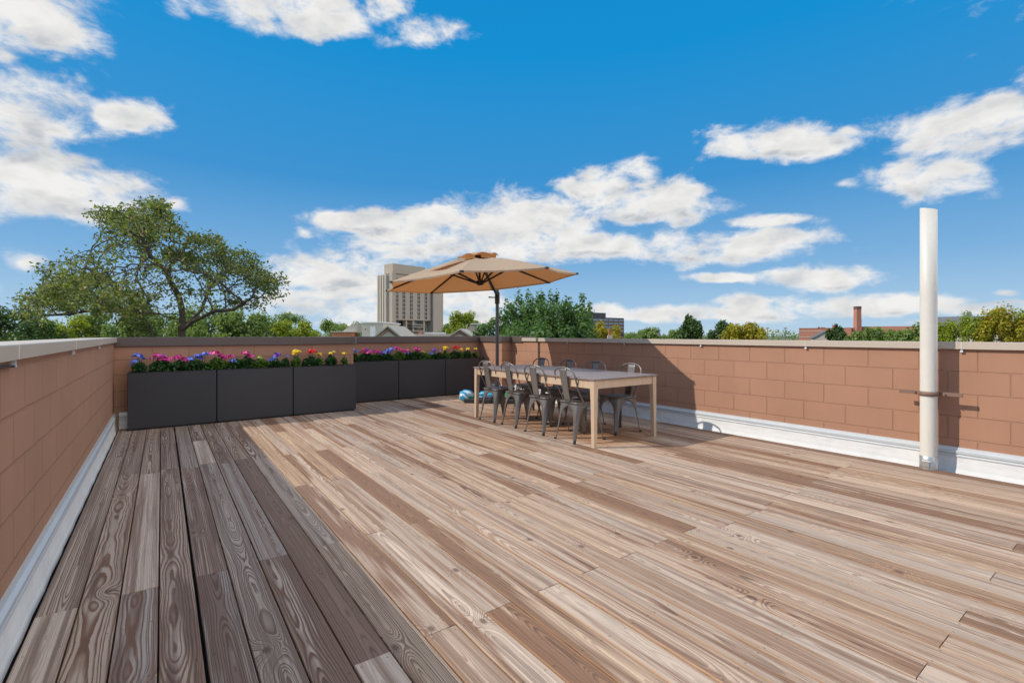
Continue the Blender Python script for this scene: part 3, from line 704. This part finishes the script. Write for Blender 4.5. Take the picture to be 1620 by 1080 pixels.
MB().box(-.62, -.03, -.50, -.005, 0.001, .075, mtx=rot, bev=.01).box(-.62, -.03, .005, .50, 0.001, .075, mtx=rot, bev=.01).box(-.02, .25, -.40, -.005, 0.001, .075, mtx=rot, bev=.01).box(-.02, .25, .005, .40, .001, .075, mtx=rot, bev=.01).build('base_slab', M['slab'], um)
MB().box(-.09, .09, -.09, .09, .0755, .085).tube([(0, 0, .085), (0, 0, .30)], .042, 14).build('base_socket', M['pole'], um)

# blue patterned bags
def striped():
    m, t, b = newmat('blue_striped_plastic'); tcn = t.n('ShaderNodeTexCoord'); x, y, z = t.sep(tcn.outputs['Object'])
    n = t.noise(tcn.outputs['Object'], 9, 2, .5); s_ = t.m('SINE', t.m('ADD', t.m('MULTIPLY', t.m('ADD', x, t.m('ADD', y, z)), 34), t.m('MULTIPLY', n, 9)))
    c = t.mix(t.ss(s_, .15, .35), (.02, .28, .55), (.62, .72, .78)); c = t.mix(t.ss(s_, -.5, -.8), c, (.03, .45, .72))
    c = t.mix(t.ss(t.noise(tcn.outputs['Object'], 5, 1, .5), .60, .64), c, (.05, .50, .16))
    t.set(b.inputs['Base Color'], c); b.inputs['Roughness'].default_value = .3; return m
M['bag'] = striped()
def crumple(name, label, loc, sx, sy, sz, rz, seed):
    rg_ = np.random.default_rng(seed); ph = rg_.uniform(0, 6.28, 12); fq = rg_.uniform(2, 7, (12, 3)); rows = []
    for i in range(13):
        v_ = math.pi * i / 12; row = []
        for k in range(28):
            u_ = 2 * math.pi * k / 28; p = np.array([math.sin(v_)*math.cos(u_), math.sin(v_)*math.sin(u_), math.cos(v_)])
            q = np.sign(p) * np.abs(p) ** .7
            d_ = 1 + sum(.035 * math.sin(float(fq[j] @ p) + ph[j]) for j in range(12))
            row.append((q[0]*sx*d_, q[1]*sy*d_, max(0, (q[2] * d_ + 1) * sz * .5)))
        rows.append(row)
    o = MB().grid(rows, True, True).build(name, M['bag']); o.location = loc; o.rotation_euler.z = rz
    return tag(o, label, 'bag', 'blue patterned plastic bags by the parasol base')
crumple('plastic_bag', 'blue and green bag slumped on the deck behind the left table leg', (4.50, 7.60, .002), .13, .17, .20, R(-36), 2)
crumple('plastic_bag', 'flat blue bag lying on the parasol base slabs', (4.93, 7.18, .077), .40, .15, .11, R(-44), 5)

# ---------------------------------------------------------------- trees
M['bark'] = simple('bark', (.075, .055, .042), .9, 0, .3, 3, bmp=.5)
M['l_elm'] = leafmat('elm_leaves', (.070, .105, .035), (.20, .225, .080), .45, (.25, .22, .13))
M['l_maple'] = leafmat('maple_leaves', (.055, .125, .038), (.165, .255, .085), .35)
M['l_mid'] = leafmat('green_leaves', (.10, .165, .045), (.25, .32, .095), .35)
M['l_lime'] = leafmat('yellow_green_leaves', (.15, .21, .02), (.34, .37, .04), .4)
M['l_gold'] = leafmat('golden_leaves', (.24, .24, .02), (.44, .38, .04), .4, (.28, .14, .03))
M['l_dark'] = leafmat('dark_leaves', (.04, .08, .025), (.10, .165, .045), .3)
def crown_points(clumps, n, rng, jit=.0):
    w_ = np.array([c[3] * c[4] * c[5] for c in clumps]) ** (2 / 3); w_ /= w_.sum(); idx = rng.choice(len(clumps), n, p=w_)
    cl = np.array(clumps)[idx]; d_ = rng.normal(size=(n, 3)); d_ /= np.linalg.norm(d_, axis=1, keepdims=True)
    rr_ = rng.uniform(0, 1, (n, 1)) ** .45; lump = 1 + .28 * np.sin(d_ * 5 + idx[:, None]).prod(1, keepdims=True) + rng.normal(size=(n, 1)) * .06
    p = cl[:, :3] + d_ * cl[:, 3:6] * rr_ * lump
    return p, d_ * 1.0 + np.array([0, 0, .55]) + rng.normal(size=(n, 3)) * .7
def generic_tree(name, label, cat, loc, height, width, lm, seed, n=9000, leaf=.26, spiky=False, group=None, base=.28, trunk_r=.25):
    rng = np.random.default_rng(seed); t = thing(name, label, cat, loc, 0, group)
    H, W = height, width / 2; clumps = []; limbs = MB()
    zc = H * (base + (1 - base) / 2); hz = H * (1 - base) / 2
    limbs.tube([(0, 0, 0), (.05 * W, 0, H * base), (0, .03 * W, zc), (0, 0, H * .9)], [trunk_r * 1.2, trunk_r, trunk_r * .6, .04], 8)
    k = 60
    for i in range(k):
        d_ = rng.normal(size=3); d_ /= np.linalg.norm(d_); rr_ = rng.uniform(.5, .84)
        zz_ = d_[2] * hz * rr_
        wz = math.sqrt(max(.05, 1 - (zz_ / hz) ** 2)) if not spiky else max(.2, 1 - .55 * (zz_ / hz + 1) / 2)
        p = np.array([d_[0] * W * rr_ * 1.05, d_[1] * W * rr_ * 1.05, zc + zz_])
        if spiky: s_ = np.array([W * .15, W * .15, hz * .30]) * rng.uniform(.7, 1.3)
        else: s_ = np.array([W * .25, W * .25, hz * .20]) * rng.uniform(.7, 1.2)
        clumps.append((*p, *s_))
        if i < 16: limbs.tube([(0, 0, max(H * base, p[2] - hz * .6)), tuple(p * .5 + np.array([0, 0, max(H * base, p[2] - hz * .4)]) * .5), tuple(p)], [trunk_r * .35, trunk_r * .22, .03], 5)
    limbs.build('trunk', M['bark'], t)
    pts, nr = crown_points(clumps, n, rng)
    zq = np.quantile(pts[:, 2], .985); pts[:, 2] *= H / zq
    quads_object('crown', pts, nr, leaf, M[lm], t, rng, 1.5)
    return t

# the big sparse tree on the left: limbs sketched, then grown towards the leaf masses
def big_tree():
    d0 = 26.0; base_p = at(286, 535, d0); B = Vector((base_p.x, base_p.y, GZ))
    t = thing('spreading_elm', 'large sparse spreading tree with dark limbs rising behind the left wall', 'tree', B)
    rng = np.random.default_rng(8)
    def W_(px, py, dd=0.): p = at(px, py, d0 + dd) - B; return np.array(p)
    blobs = [(232,345,58,30,90),(160,338,22,12,16),(205,372,50,26,70),(222,398,70,40,105),(285,378,30,24,26),(120,432,55,34,80),(150,425,30,20,16),(60,484,46,20,55),(100,468,60,26,60),(45,500,26,12,16),(165,468,85,34,80),
             (325,400,45,34,80),(370,430,50,38,90),(395,455,46,36,80),(430,452,22,26,26),(310,445,65,34,56),(225,455,45,30,40),(390,486,34,10,14),(190,498,40,10,10),(265,425,50,34,45)]
    att = []
    for x, y, rx, ry, k in blobs:
        for _ in range(int(k * 1.25)):
            a = rng.uniform(0, 6.283); q = math.sqrt(rng.uniform()); att.append(W_(x + rx*q*math.cos(a), y + ry*q*math.sin(a), rng.normal() * min(2.6, rx * .034) ))
    att = np.array(att)
    nodes = [np.array([0, 0, 0.])]; par = [-1]
    def chain(start, pts):
        cur = start
        for p in pts:
            p = np.array(p); L = np.linalg.norm(p - nodes[cur]); m_ = max(1, int(L / .45)); a = nodes[cur].copy()
            for q in range(1, m_ + 1):
                nodes.append(a + (p - a) * q / m_ + rng.normal(size=3) * .025); par.append(cur); cur = len(nodes) - 1
        return cur
    k1 = chain(0, [W_(287, 640), W_(288, 522)]); fork = k1
    k2 = chain(fork, [W_(290, 500, .2), W_(283, 470, .3), W_(270, 445), W_(262, 430)])
    chain(k2, [W_(240, 405, -.3), W_(225, 375, -.4), W_(232, 345)]); chain(k2, [W_(290, 400, .6), W_(300, 375, .8)])
    k4 = chain(fork, [W_(305, 508, -.5), W_(340, 492, -.8), W_(372, 490, -1), W_(400, 470, -1.2)])
    chain(fork, [W_(320, 490, 1), W_(330, 460, 1.5), W_(350, 430, 2)])
    s2 = chain(0, [W_(262, 640, 1), W_(243, 530, 1.2), W_(226, 505, 1.4)])
    chain(s2, [W_(190, 492, 1), W_(150, 490, .5), W_(110, 497, 0), W_(70, 500, -.3)]); chain(s2, [W_(205, 470, 2), W_(170, 440, 2), W_(135, 425, 2)]); chain(s2, [W_(235, 470, 2.4), W_(215, 440, 2.6)])
    nodes = [np.array(p) for p in nodes]; alive = np.ones(len(att), bool)
    for it in range(60):
        NA = np.array(nodes); A = att[alive]
        if len(A) == 0: break
        dist = ((A[:, None, :] - NA[None]) ** 2).sum(2); near = dist.argmin(1); dm = np.sqrt(dist.min(1))
        grow = {}
        for ai in range(len(A)):
            if dm[ai] < 6: grow.setdefault(near[ai], []).append(A[ai] - NA[near[ai]])
        for k, ds in grow.items():
            if NA[k][2] < 8: continue
            v_ = sum(d_ / np.linalg.norm(d_) for d_ in ds); v_ = v_ / (np.linalg.norm(v_) + 1e-6) + rng.normal(size=3) * .22
            v_ /= np.linalg.norm(v_); nodes.append(nodes[k] + v_ * .34); par.append(int(k))
        NA = np.array(nodes); dist = np.sqrt(((att[:, None, :] - NA[None]) ** 2).sum(2).min(1)); alive &= dist > .42
    n = len(nodes); child = [0] * n; rad = np.full(n, 0.)
    for i in range(n - 1, 0, -1):
        if child[i] == 0: rad[i] = .010 ** 2.3
        rad[par[i]] += rad[i]; child[par[i]] += 1
    rad = rad ** (1 / 2.3); rad = np.minimum(rad * 1.6, .36)
    wood = MB()
    for i in range(1, n):
        p = par[i]; wood.tube([nodes[p], nodes[i]], [float(rad[p]) if rad[p] < rad[i] * 1.6 else float(rad[i]) * 1.2, float(rad[i])], 5 if rad[i] < .06 else 8, cap=False)
    wood.build('trunk', M['bark'], t, fix=False)
    NA = np.array(nodes); tips = NA[(rad < .030) & (NA[:, 2] > 9.5)]
    m_ = 22000; idx = rng.integers(0, len(tips), m_); dens_ = rng.uniform(.05, 1, len(tips)) ** 2
    q3 = tips * .85
    patch = np.sin(q3[:, 0] + 1.3 * np.sin(q3[:, 2])) * np.sin(q3[:, 1] * .9 + 2.) + np.sin(q3[:, 2] * 1.3 + q3[:, 0] * .6)
    dens_ = dens_ * (.30 + np.clip(patch + .9, 0, 2))
    idx = rng.choice(len(tips), m_, p=dens_ / dens_.sum())
    off = rng.normal(size=(m_, 3)) * [.22, .22, .17] + [0, 0, -.03]
    quads_object('crown', tips[idx] + off, rng.normal(size=(m_, 3)) + [0, 0, .5], .098, M['l_elm'], t, rng, 1.9)
    print('elm nodes', n, 'tips', len(tips))
big_tree()

def maple():
    d0 = 30.; P0 = at(868, 535, d0); B = Vector((P0.x, P0.y, GZ)); rng = np.random.default_rng(21)
    t = thing('maple_tree', 'dense green maple with upright shoots behind the parasol pole', 'tree', B)
    def W_(px, py, dd=0.): return np.array(at(px, py, d0 + dd) - B)
    cl = []; limbs = MB(); limbs.tube([(0, 0, 0), (0, 0, 6.5), tuple(W_(866, 520))], [.32, .28, .2], 8)
    tops = [(798,470),(816,458),(832,456),(844,470),(860,456),(874,458),(888,458),(902,466),(916,476),(930,486),(938,500),(930,474),(886,476),(902,484),(806,478),(822,470),(838,464),(852,460),(866,462),(880,462),(895,470),(908,478),(858,468),(914,464),(925,492),(936,500),(800,492),(812,488),(830,480),(845,476),(872,474),(888,482),(900,490),(790,505),(918,498)]
    sc_ = d0 / FPX
    for (x, y) in tops:
        top = y
        while top < 640:
            hgt = 30 if top < 500 else 42; k = min(1., (top - y) / 55.)
            wd = (5.5 + 11 * k) * rng.uniform(.8, 1.2)
            c_ = W_(x + rng.normal() * 4, top + hgt * .5, rng.normal() * 1.7 * (.4 + k)); cl.append((*c_, wd * sc_, wd * sc_, hgt * .55 * sc_))
            if rng.uniform() < .5: limbs.tube([tuple(W_(866 + (x - 866) * .3, min(600, top + 60))), tuple(c_)], [.06, .02], 5)
            top += hgt * .62
    for _ in range(34):
        c_ = W_(rng.uniform(800, 925), rng.uniform(530, 680), rng.normal() * 2); cl.append((*c_, 1.0, 1.0, .8))
    for (x, y, r_) in [(765,520,14),(775,515,12),(757,528,12),(782,508,10),(772,532,16),(790,522,14)]:
        cl.append((*W_(x, y, 1), r_ * sc_, r_ * sc_, r_ * .7 * sc_)); limbs.tube([tuple(W_(830, 560)), tuple(W_(x, y, 1))], [.07, .02], 5)
    limbs.build('trunk', M['bark'], t)
    p, nr = crown_points(cl, 80000, rng)
    quads_object('crown', p, nr, .125, M['l_maple'], t, rng, 1.7)
maple()

def tr(px, top, wpx, d, lm, seed, label, name='leafy_tree', group=None, **kw):
    B = at(px, HOR, d); B.z = GZ; ztop = CAMH + (HOR - top) * d / FPX
    return generic_tree(name, label, 'tree', B, ztop - GZ, wpx * d / FPX, lm, seed, group=group, **kw)
GB = 'trees in the belt beyond the left and back walls'
tr(8, 492, 120, 50, 'l_dark', 31, 'dark green tree at the left edge, above the left wall', group=GB, n=12000, leaf=.2)
tr(62, 505, 70, 55, 'l_dark', 32, 'dark rounded tree just left of the pale foliage above the left wall', group=GB, n=9000, leaf=.2)
spec = [(-60,488,130,70,'l_mid','green tree left of the dark edge tree'),(105,508,90,80,'l_lime','bright green tree beneath the left limbs of the sparse tree'),(160,500,90,85,'l_mid','green tree straight behind the left limb of the sparse tree'),
 (210,505,80,75,'l_mid','mid green tree left of the second trunk'),(262,498,90,90,'l_mid','tree seen between the two trunks of the sparse tree'),(330,490,110,80,'l_mid','broad tree right of the main dark trunk'),
 (385,498,90,70,'l_mid','full green tree under the right tip of the sparse tree'),(447,500,100,100,'l_mid','domed green tree in the middle of the far belt'),(470,513,90,75,'l_lime','bright yellow green tree low in the belt above the planters'),
 (520,512,90,95,'l_mid','green tree sloping down to the cream roofs'),(548,514,70,120,'l_mid','small far tree next to the cream mansard house'),(735,497,58,110,'l_lime','round light green tree right of the concrete tower'),(706,517,40,125,'l_mid','low green tree at the foot of the tower')]
for i, (px, tp, wp, d, lm, lab) in enumerate(spec): tr(px, tp, wp, d, lm, 40 + i, lab, group=GB, n=10000, leaf=.30 if d > 60 else .22)
GR = 'trees beyond the right wall'
spec2 = [(962,519,66,80,'l_gold','golden tree in front of the dark office block'),(1004,527,50,200,'l_mid','small far tree between the office block and the chimney pots'),(1030,522,64,120,'l_mid','green tree right of the chimney pots'),
 (1092,506,50,90,'l_dark','round dark green tree standing alone above the right wall'),(1146,513,60,110,'l_dark','dark tree half hidden by the yellow tree'),(1176,516,84,85,'l_gold','wide yellow green tree right of the lone dark tree'),
 (1070,524,50,140,'l_mid','low green tree left of the lone dark tree'),(1322,521,34,100,'l_dark','small dark tree in front of the brick factory'),(1365,528,60,75,'l_mid','low green tree at the foot of the brick chimney'),
 (1405,524,70,75,'l_mid','green tree right of the brick chimney'),(1445,522,70,72,'l_mid','green tree just left of the white pipe'),(1492,516,70,50,'l_lime','yellow green tree just right of the white pipe'),
 (1533,508,70,48,'l_lime','yellow green tree in front of the grey roof'),(1585,494,80,46,'l_gold','tallest yellow tree near the right edge'),(1640,492,80,46,'l_lime','yellow green tree cut by the right edge'),(1720,496,90,50,'l_lime','yellow green tree beyond the right edge')]
for i, (px, tp, wp, d, lm, lab) in enumerate(spec2): tr(px, tp, wp, d, lm, 80 + i, lab, group=GR, n=(12000 if d > 60 else 18000) if d < 150 else 4000, leaf=.30 if d > 60 else .15)

# far wooded rise
def far_rise():
    rng = np.random.default_rng(4); cl = []
    for px in range(-300, 2100, 9):
        d_ = 420 + rng.uniform(-60, 120); top = 527 + 1.5 * math.sin(px * .02) + rng.uniform(-1.5, 1.5) - (3 if 1150 < px < 1270 else 0) - (2 if 980 < px < 1050 else 0)
        p = at(px, top, d_); r_ = rng.uniform(4, 8); cl.append((p.x, p.y, p.z - r_ * .7, r_, r_, r_ * .8)); cl.append((p.x, p.y, p.z - r_ * 1.9, r_ * 1.2, r_ * 1.2, r_))
    p, nr = crown_points(cl, 42000, rng); o = quads_object('far_woods', p, nr, 1.2, M['l_mid'], None, rng, 1.4); o['kind'] = 'stuff'
    rows = []
    for px in range(-600, 2300, 60): a = at(px, HOR, 380); b_ = at(px, HOR, 520); rows.append([(a.x, a.y, GZ - .5), (a.x * 1.05, a.y * 1.05, -6), (b_.x, b_.y, -3.5), (b_.x * 1.2, b_.y * 1.2, GZ - .5)])
    struct(MB().grid(rows, True).build('hill', gm))
far_rise()

# ---------------------------------------------------------------- buildings beyond
M['conc'] = simple('tan_concrete', (.41, .335, .265), .85, 0, .10, .15, fine=.05)
M['conc2'] = simple('pale_concrete', (.50, .43, .35), .85, 0, .08, .2)
M['glassd'] = simple('dark_window_glass', (.02, .025, .03), .12, 0, .2, .5)
M['glassb'] = simple('blue_grey_glass', (.22, .27, .30), .12, .2, .25, .4)
M['cream'] = simple('cream_stucco', (.56, .51, .42), .85, 0, .06, .6)
M['rooftan'] = simple('tan_shingle', (.44, .39, .32), .9, 0, .12, 3)
M['brick'] = masonry('red_brick', (.42, .18, .12), 'X', 0, 0, .6, .2, .02, (.35, .25, .2), .2)
M['band'] = simple('pale_stone_band', (.50, .40, .33), .8)
M['terra'] = simple('orange_brick', (.42, .17, .08), .85, 0, .12, 2)
M['white'] = simple('white_paint', (.75, .74, .71), .6)
M['office'] = simple('dark_cladding', (.035, .035, .045), .4, .2)
M['rust'] = simple('brown_band', (.13, .07, .055), .6)
M['slate'] = simple('grey_roof', (.13, .125, .125), .7, 0, .1, .3)
M['copper'] = simple('green_grey_cupola', (.16, .20, .19), .6)
M['redm'] = simple('red_metal', (.5, .03, .025), .5)
def frame(p, ang): return Matrix.Translation(p) @ Matrix.Rotation(ang, 4, 'Z')

def tower():
    A = at(618.5, HOR, 170); Bp = at(698, HOR, 187); dirx = Vector((Bp.x - A.x, Bp.y - A.y, 0)); L = dirx.length; ang = math.atan2(dirx.y, dirx.x)
    t = thing('concrete_tower', 'tan concrete tower block with rooftop box behind the parasol', 'building', (A.x, A.y, GZ), ang)
    z = lambda y, d=172: CAMH + (HOR - y) * d / FPX - GZ
    ztop = z(437.5); zb = z(506); D_ = 7.6; s = L / 79.5
    X = lambda px: (px - 618.5) * s
    # outward = towards camera is -y in local frame
    b = MB().box(X(624), L - X(682 - 0) * 0 - (698 - 681) * s, 0, D_, zb, ztop)      # main slab above the podium
    b.box(X(624), X(681), 2.5, D_, 0, zb - .01)
    for px in (641, 652, 669): b.box(X(px), X(px + 2.2), .3, 1.6, 0, zb - .02)
    b.box(X(681), L, -1.2, D_, 0, z(439))
    b.box(X(618.5), X(624) - .02, -.8, 1.2, 0, z(431))
    b.build('wall', M['conc'], t)
    fb_ = MB()
    for k in range(4): y_ = 1.9 + k * 1.55; fb_.box(-.9, X(624) - .03, y_, y_ + .85, 0, z(434.5))
    fb_.box(-.2, X(624) - .04, 1.25, D_ - .4, z(520), z(434)); fb_.build('fin', M['conc2'], t)
    MB().box(X(625), X(675), 1.6, 7, ztop + 1.4, z(420, 178)).box(X(627), X(672), 2.0, 6.6, ztop + .01, ztop + 1.39).build('rooftop_box', M['conc'], t)
    for ci, px in enumerate((625.3, 635.6, 647.0, 658.6, 670.2)):
        for q in (0, 2.4):
            for r_ in range(10):
                zz = zb + .5 + r_ * 1.47; x_ = X(px + q)
                MB().box(x_, x_ + .42, -.04, .06, zz, zz + 1.2).build('window', M['glassd'], t)
    MB().box(X(680.3), X(681) - .02, -.05, .05, zb, ztop - .1).build('shadow_gap', M['glassd'], t)
    for px0, px1, y0, y1, mm in ((652.8, 656, 515, 521, 'glassd'), (657, 668, 508, 516, 'glassb'), (671.5, 679, 508, 524, 'glassb'), (636, 642, 508, 528, 'glassd')):
        MB().box(X(px0), X(px1), 2.38, 2.49, z(y1), z(y0)).build('lobby_glass', M[mm], t)
    for y_ in (513.5, 517, 524): MB().box(X(649), X(666), -.6, 2.2, z(y_), z(y_ - 1)).build('balcony', M['conc2'], t)
tower()

def office():
    A = at(934, HOR, 150); Bp = at(987, HOR, 158); d_ = Vector((Bp.x - A.x, Bp.y - A.y, 0)); L = d_.length; ang = math.atan2(d_.y, d_.x)
    t = thing('office_block', 'dark flat roofed office block with pale window bands', 'building', (A.x, A.y, GZ), ang)
    z = lambda y: CAMH + (HOR - y) * 146 / FPX - GZ; zt = z(501)
    MB().box(-6, L, 0, 10, 0, zt).box(-4, L * .50, .8, 8, zt + .01, z(493)).build('wall', M['office'], t)
    for k, y in enumerate((503.5, 509.5, 515.3, 521.0)):
        z1 = z(y)
        for q in range(9):
            x0 = -6 + .25 + q * (L + 6 - .4) / 9; MB().box(x0, x0 + (L + 6) / 9 - .25, -.06, .04, z1 - .52, z1).build('window', M['glassb'], t)
        MB().box(-6.02, L + .02, -.10, .03, z1 - 1.08, z1 - .62).build('band', M['rust'], t)
office()

def house(px0, px1, ytop, d, lab, side=1):
    A = at(px0, HOR, d); L = (px1 - px0) * d / FPX
    t = thing('cream_house', lab, 'house', (A.x, A.y, GZ), -TH, 'cream roofed houses beyond the back wall')
    z = lambda y: CAMH + (HOR - y) * d / FPX - GZ; zt = z(ytop)
    return t, L, z, zt
t, L, z, zt = house(558, 606, 511, 48, 'cream flat roofed house with a white door, left of the tower')
MB().box(.9, L, 0, 7, 0, zt).build('wall', M['cream'], t)
MB().prism([(-1.3, z(526)), (.88, z(526)), (.88, z(512)), (-.15, z(512))], .3, 6.8, 'Y').build('mansard_roof', M['rooftan'], t)
MB().box(.8, L + .1, -.08, 7.1, zt + .005, zt + .12).build('cornice', M['white'], t)
MB().box(1.75, 2.25, -.06, .02, 0, z(516.5)).build('door', M['white'], t)
MB().box(1.25, 1.33, -.08, .02, z(521), z(519.5)).build('wall_lamp', M['office'], t)
MB().box(-2.0, .1, -.3, 1.2, 0, z(525)).build('brick_bay', M['terra'], t); MB().box(-2.1, .2, -.4, 1.3, z(525) + .004, z(524)).build('cap', M['white'], t)
t, L, z, zt = house(738, 772, 513, 50, 'cream mansard house beside the parasol pole, right of the tower')
MB().box(1.1, L, 0, 6, 0, zt).build('wall', M['cream'], t); MB().prism([(-.3, z(526)), (1.08, z(526)), (1.08, z(512.5)), (.5, z(512.5))], .2, 5.8, 'Y').build('mansard_roof', M['rooftan'], t)
MB().box(.4, L + .1, -.06, 6.1, zt + .006, zt + .10).build('cornice', M['white'], t); MB().box(.35, 1.5, -.4, -.07, 0, z(526)).build('brick_bay', M['terra'], t)
def gable(px, apex, half, d, lab):
    A = at(px, HOR, d); z = lambda y: CAMH + (HOR - y) * d / FPX - GZ; h = half * d / FPX
    t = thing('gabled_house', lab, 'house', (A.x, A.y, GZ), -TH, 'gabled house fronts just above the back wall')
    zb, za = z(533), z(apex); MB().box(-h * .86, h * .86, .02, 6, 0, zb - .01).prism([(-h * .86, zb), (h * .86, zb), (0, za - .15)], .02, 6, 'Y').build('wall', M['cream'], t)
    b = MB()
    for s in (-1, 1): b.prism([(s * h, zb - .05), (s * h, zb + .08), (0, za + .06), (0, za - .09)], -.25, 6.1, 'Y')
    b.build('roof', M['rooftan'], t); b = MB()
    for s in (-1, 1): b.prism([(s * h * .72, zb + .02), (s * h * .60, zb + .02), (0, za - .38), (0, za - .26)], -.05, .015, 'Y')
    b.build('brick_gable_trim', M['terra'], t)
gable(614.5, 515.5, 21, 40, 'gabled house front with brick trim, below the tower'); gable(728, 520.5, 19, 40, 'gabled house front with brick trim, left of the parasol pole')
fr = thing('flat_roof_building', 'low pale flat roof with vents between the two gables', 'building', (at(634, HOR, 55).x, at(634, HOR, 55).y, GZ), -TH)
z55 = lambda y: CAMH + (HOR - y) * 55 / FPX - GZ
MB().box(0, 5.6, 0, 5, 0, z55(528.2)).build('wall', M['conc2'], fr)
MB().box(2.6, 4.9, 1, 2, z55(528.2) + .01, z55(525.4)).box(3.0, 3.2, .9, .99, z55(528), z55(526)).build('vent_housing', M['galv'], fr)
MB().box(1.95, 2.3, .6, 1, z55(528.2) + .01, z55(524.6)).build('chimney', M['terra'], fr)
for q in (.3, .9, 1.4): MB().box(q, q + .35, 1.5, 1.9, z55(528.2) + .01, z55(526.2)).build('roof_unit', M['rust'], fr)

def sx(px, d): return (px) * d / FPX
# chimney pots
A = at(965, HOR, 60); c = thing('chimney_stack', 'short chimney stack with two terracotta pots above the right wall', 'chimney', (A.x, A.y, GZ), -TH)
z60 = lambda y: CAMH + (HOR - y) * 60 / FPX - GZ
MB().box(-.32, .32, -.2, .2, 0, z60(530.5)).build('stack', M['band'], c)
for q, hh in ((-.14, 521), (.12, 523.0)): MB().tube([(q, 0, z60(530.6)), (q, 0, z60(hh + 2)), (q, 0, z60(hh))], [.11, .08, .11], 10).build('chimney_pot', M['terra'], c)
MB().box(-4, 7, .5, 8, 0, z60(540)).build('roof', M['slate'], c)
A = at(1042, HOR, 380); c = thing('church_spire', 'thin dark spire on the skyline left of the lone dark tree', 'spire', (A.x, A.y, GZ))
zs = CAMH + 11 * 380 / FPX - GZ; MB().add([(-1.6, -1.6, zs - 8), (1.6, -1.6, zs - 8), (1.6, 1.6, zs - 8), (-1.6, 1.6, zs - 8), (0, 0, zs)], [(0, 1, 4), (1, 2, 4), (2, 3, 4), (3, 0, 4)]).box(-2, 2, -2, 2, 0, zs - 8).build('tower', M['slate'], c)
for px, tp, lab in ((1214, 519, 'thin mast left of the distant mast by the factory'), (1242.5, 519, 'thin mast nearest the brick factory on the skyline')):
    A = at(px, HOR, 260); c = thing('light_mast', lab, 'mast', (A.x, A.y, GZ), -TH, 'masts on the far skyline'); zt = CAMH + (HOR - tp) * 260 / FPX - GZ
    MB().tube([(0, 0, 0), (0, 0, zt)], [.22, .14], 6).build('pole', M['slate'], c); MB().box(-.9, .9, -.2, .2, zt - .5, zt + .3).build('lamp_head', M['conc2'], c)
# factory
A = at(1264, HOR, 150); F = thing('brick_factory', 'long red brick factory with pale bands left of the white pipe', 'building', (A.x, A.y, GZ), -TH - math.atan((1330 - CXP) / FPX))
zf = lambda y: CAMH + (HOR - y) * 150 / FPX - GZ; kf = 150 / FPX * math.cos(math.atan((1330 - CXP) / FPX))
MB().box(0, 87 * kf, 0, 20, 0, zf(519.5)).box(87 * kf + .01, 232 * kf, 2, 20, 0, zf(517)).box(74 * kf, 82 * kf, -1, -.01, 0, zf(518.5)).build('wall', M['brick'], F)
MB().box(-.05, 74 * kf - .02, -.08, -.005, zf(524.6), zf(523.7)).box(-.05, 74 * kf - .02, -.08, -.005, zf(533.5), zf(532.5)).build('band', M['band'], F)
MB().box(-.1, 87 * kf, -.12, 20, zf(519.5) + .004, zf(518.9)).box(82.5 * kf, 130 * kf, 1.9, 1.995, zf(524.6), zf(523.7)).build('cornice', M['terra'], F)
MB().box(53 * kf, 60 * kf, 2, 4, zf(518.9) + .02, zf(515)).build('roof_unit', M['redm'], F)
MB().box(30 * kf, 33 * kf, 2, 4, zf(518.9) + .02, zf(517)).box(34 * kf, 42 * kf, 2, 4, zf(518.9) + .02, zf(517.8)).build('roof_vent', M['rust'], F)
A = at(1356.5, HOR, 142); c = thing('factory_chimney', 'tall square tapering brick chimney of the factory', 'chimney', (A.x, A.y, GZ), -TH)
zc_ = CAMH + (HOR - 484.5) * 142 / FPX - GZ; rows = []
for f_ in (0, .5, .96): q = .92 - .27 * f_; rows.append([(-q, -q, zc_ * f_), (q, -q, zc_ * f_), (q, q, zc_ * f_), (-q, q, zc_ * f_)])
MB().grid(rows, False, True).build('shaft', M['brick'], c); MB().box(-.70, .70, -.70, .70, zc_ * .96 + .005, zc_).build('crown_course', M['rust'], c)
A = at(1288, HOR, 110); c = thing('grey_gabled_house', 'small pale grey gabled house in front of the factory', 'house', (A.x, A.y, GZ), -TH - .45); zg = lambda y: CAMH + (HOR - y) * 110 / FPX - GZ
MB().prism([(0, 0), (3.6, 0), (3.6, zg(525)), (2.4, zg(524.3)), (0, zg(535))], 0, 6, 'Y').build('wall', M['conc2'], c)
MB().prism([(-.2, zg(535.5)), (2.4, zg(524.2)), (4.0, zg(524.2)), (4.0, zg(523.4)), (2.3, zg(523.4)), (-.4, zg(534.6))], -.2, 6.2, 'Y').build('roof', M['slate'], c)
# grey hall
A = at(1478, HOR, 130); c = thing('grey_roofed_hall', 'long dark grey roofed hall with a small cupola behind the yellow trees', 'building', (A.x, A.y, GZ), -TH - math.atan((1530 - CXP) / FPX)); zh = lambda y: CAMH + (HOR - y) * 130 / FPX - GZ; kh = 130 / FPX * math.cos(math.atan((1530 - CXP) / FPX))
MB().box(.2, 118 * kh, 0, 22, 0, zh(517)).build('wall', M['conc2'], c)
MB().prism([(-.6, zh(516)), (11, zh(499.5)), (22.6, zh(516))], 0, 118.5 * kh, 'X').build('roof', M['slate'], c)
MB().box(49 * kh, 61 * kh, 9.5, 12.5, zh(499.5) + .2 - .6, zh(497)).box(50.5 * kh, 59.5 * kh, 10, 12, zh(497) + .01, zh(494)).prism([(51 * kh, zh(494) + .01), (59 * kh, zh(494) + .01), (57.5 * kh, zh(492)), (52.5 * kh, zh(492))], 10, 12, 'Y').build('cupola', M['copper'], c)
print('scene built', len(bpy.data.objects))
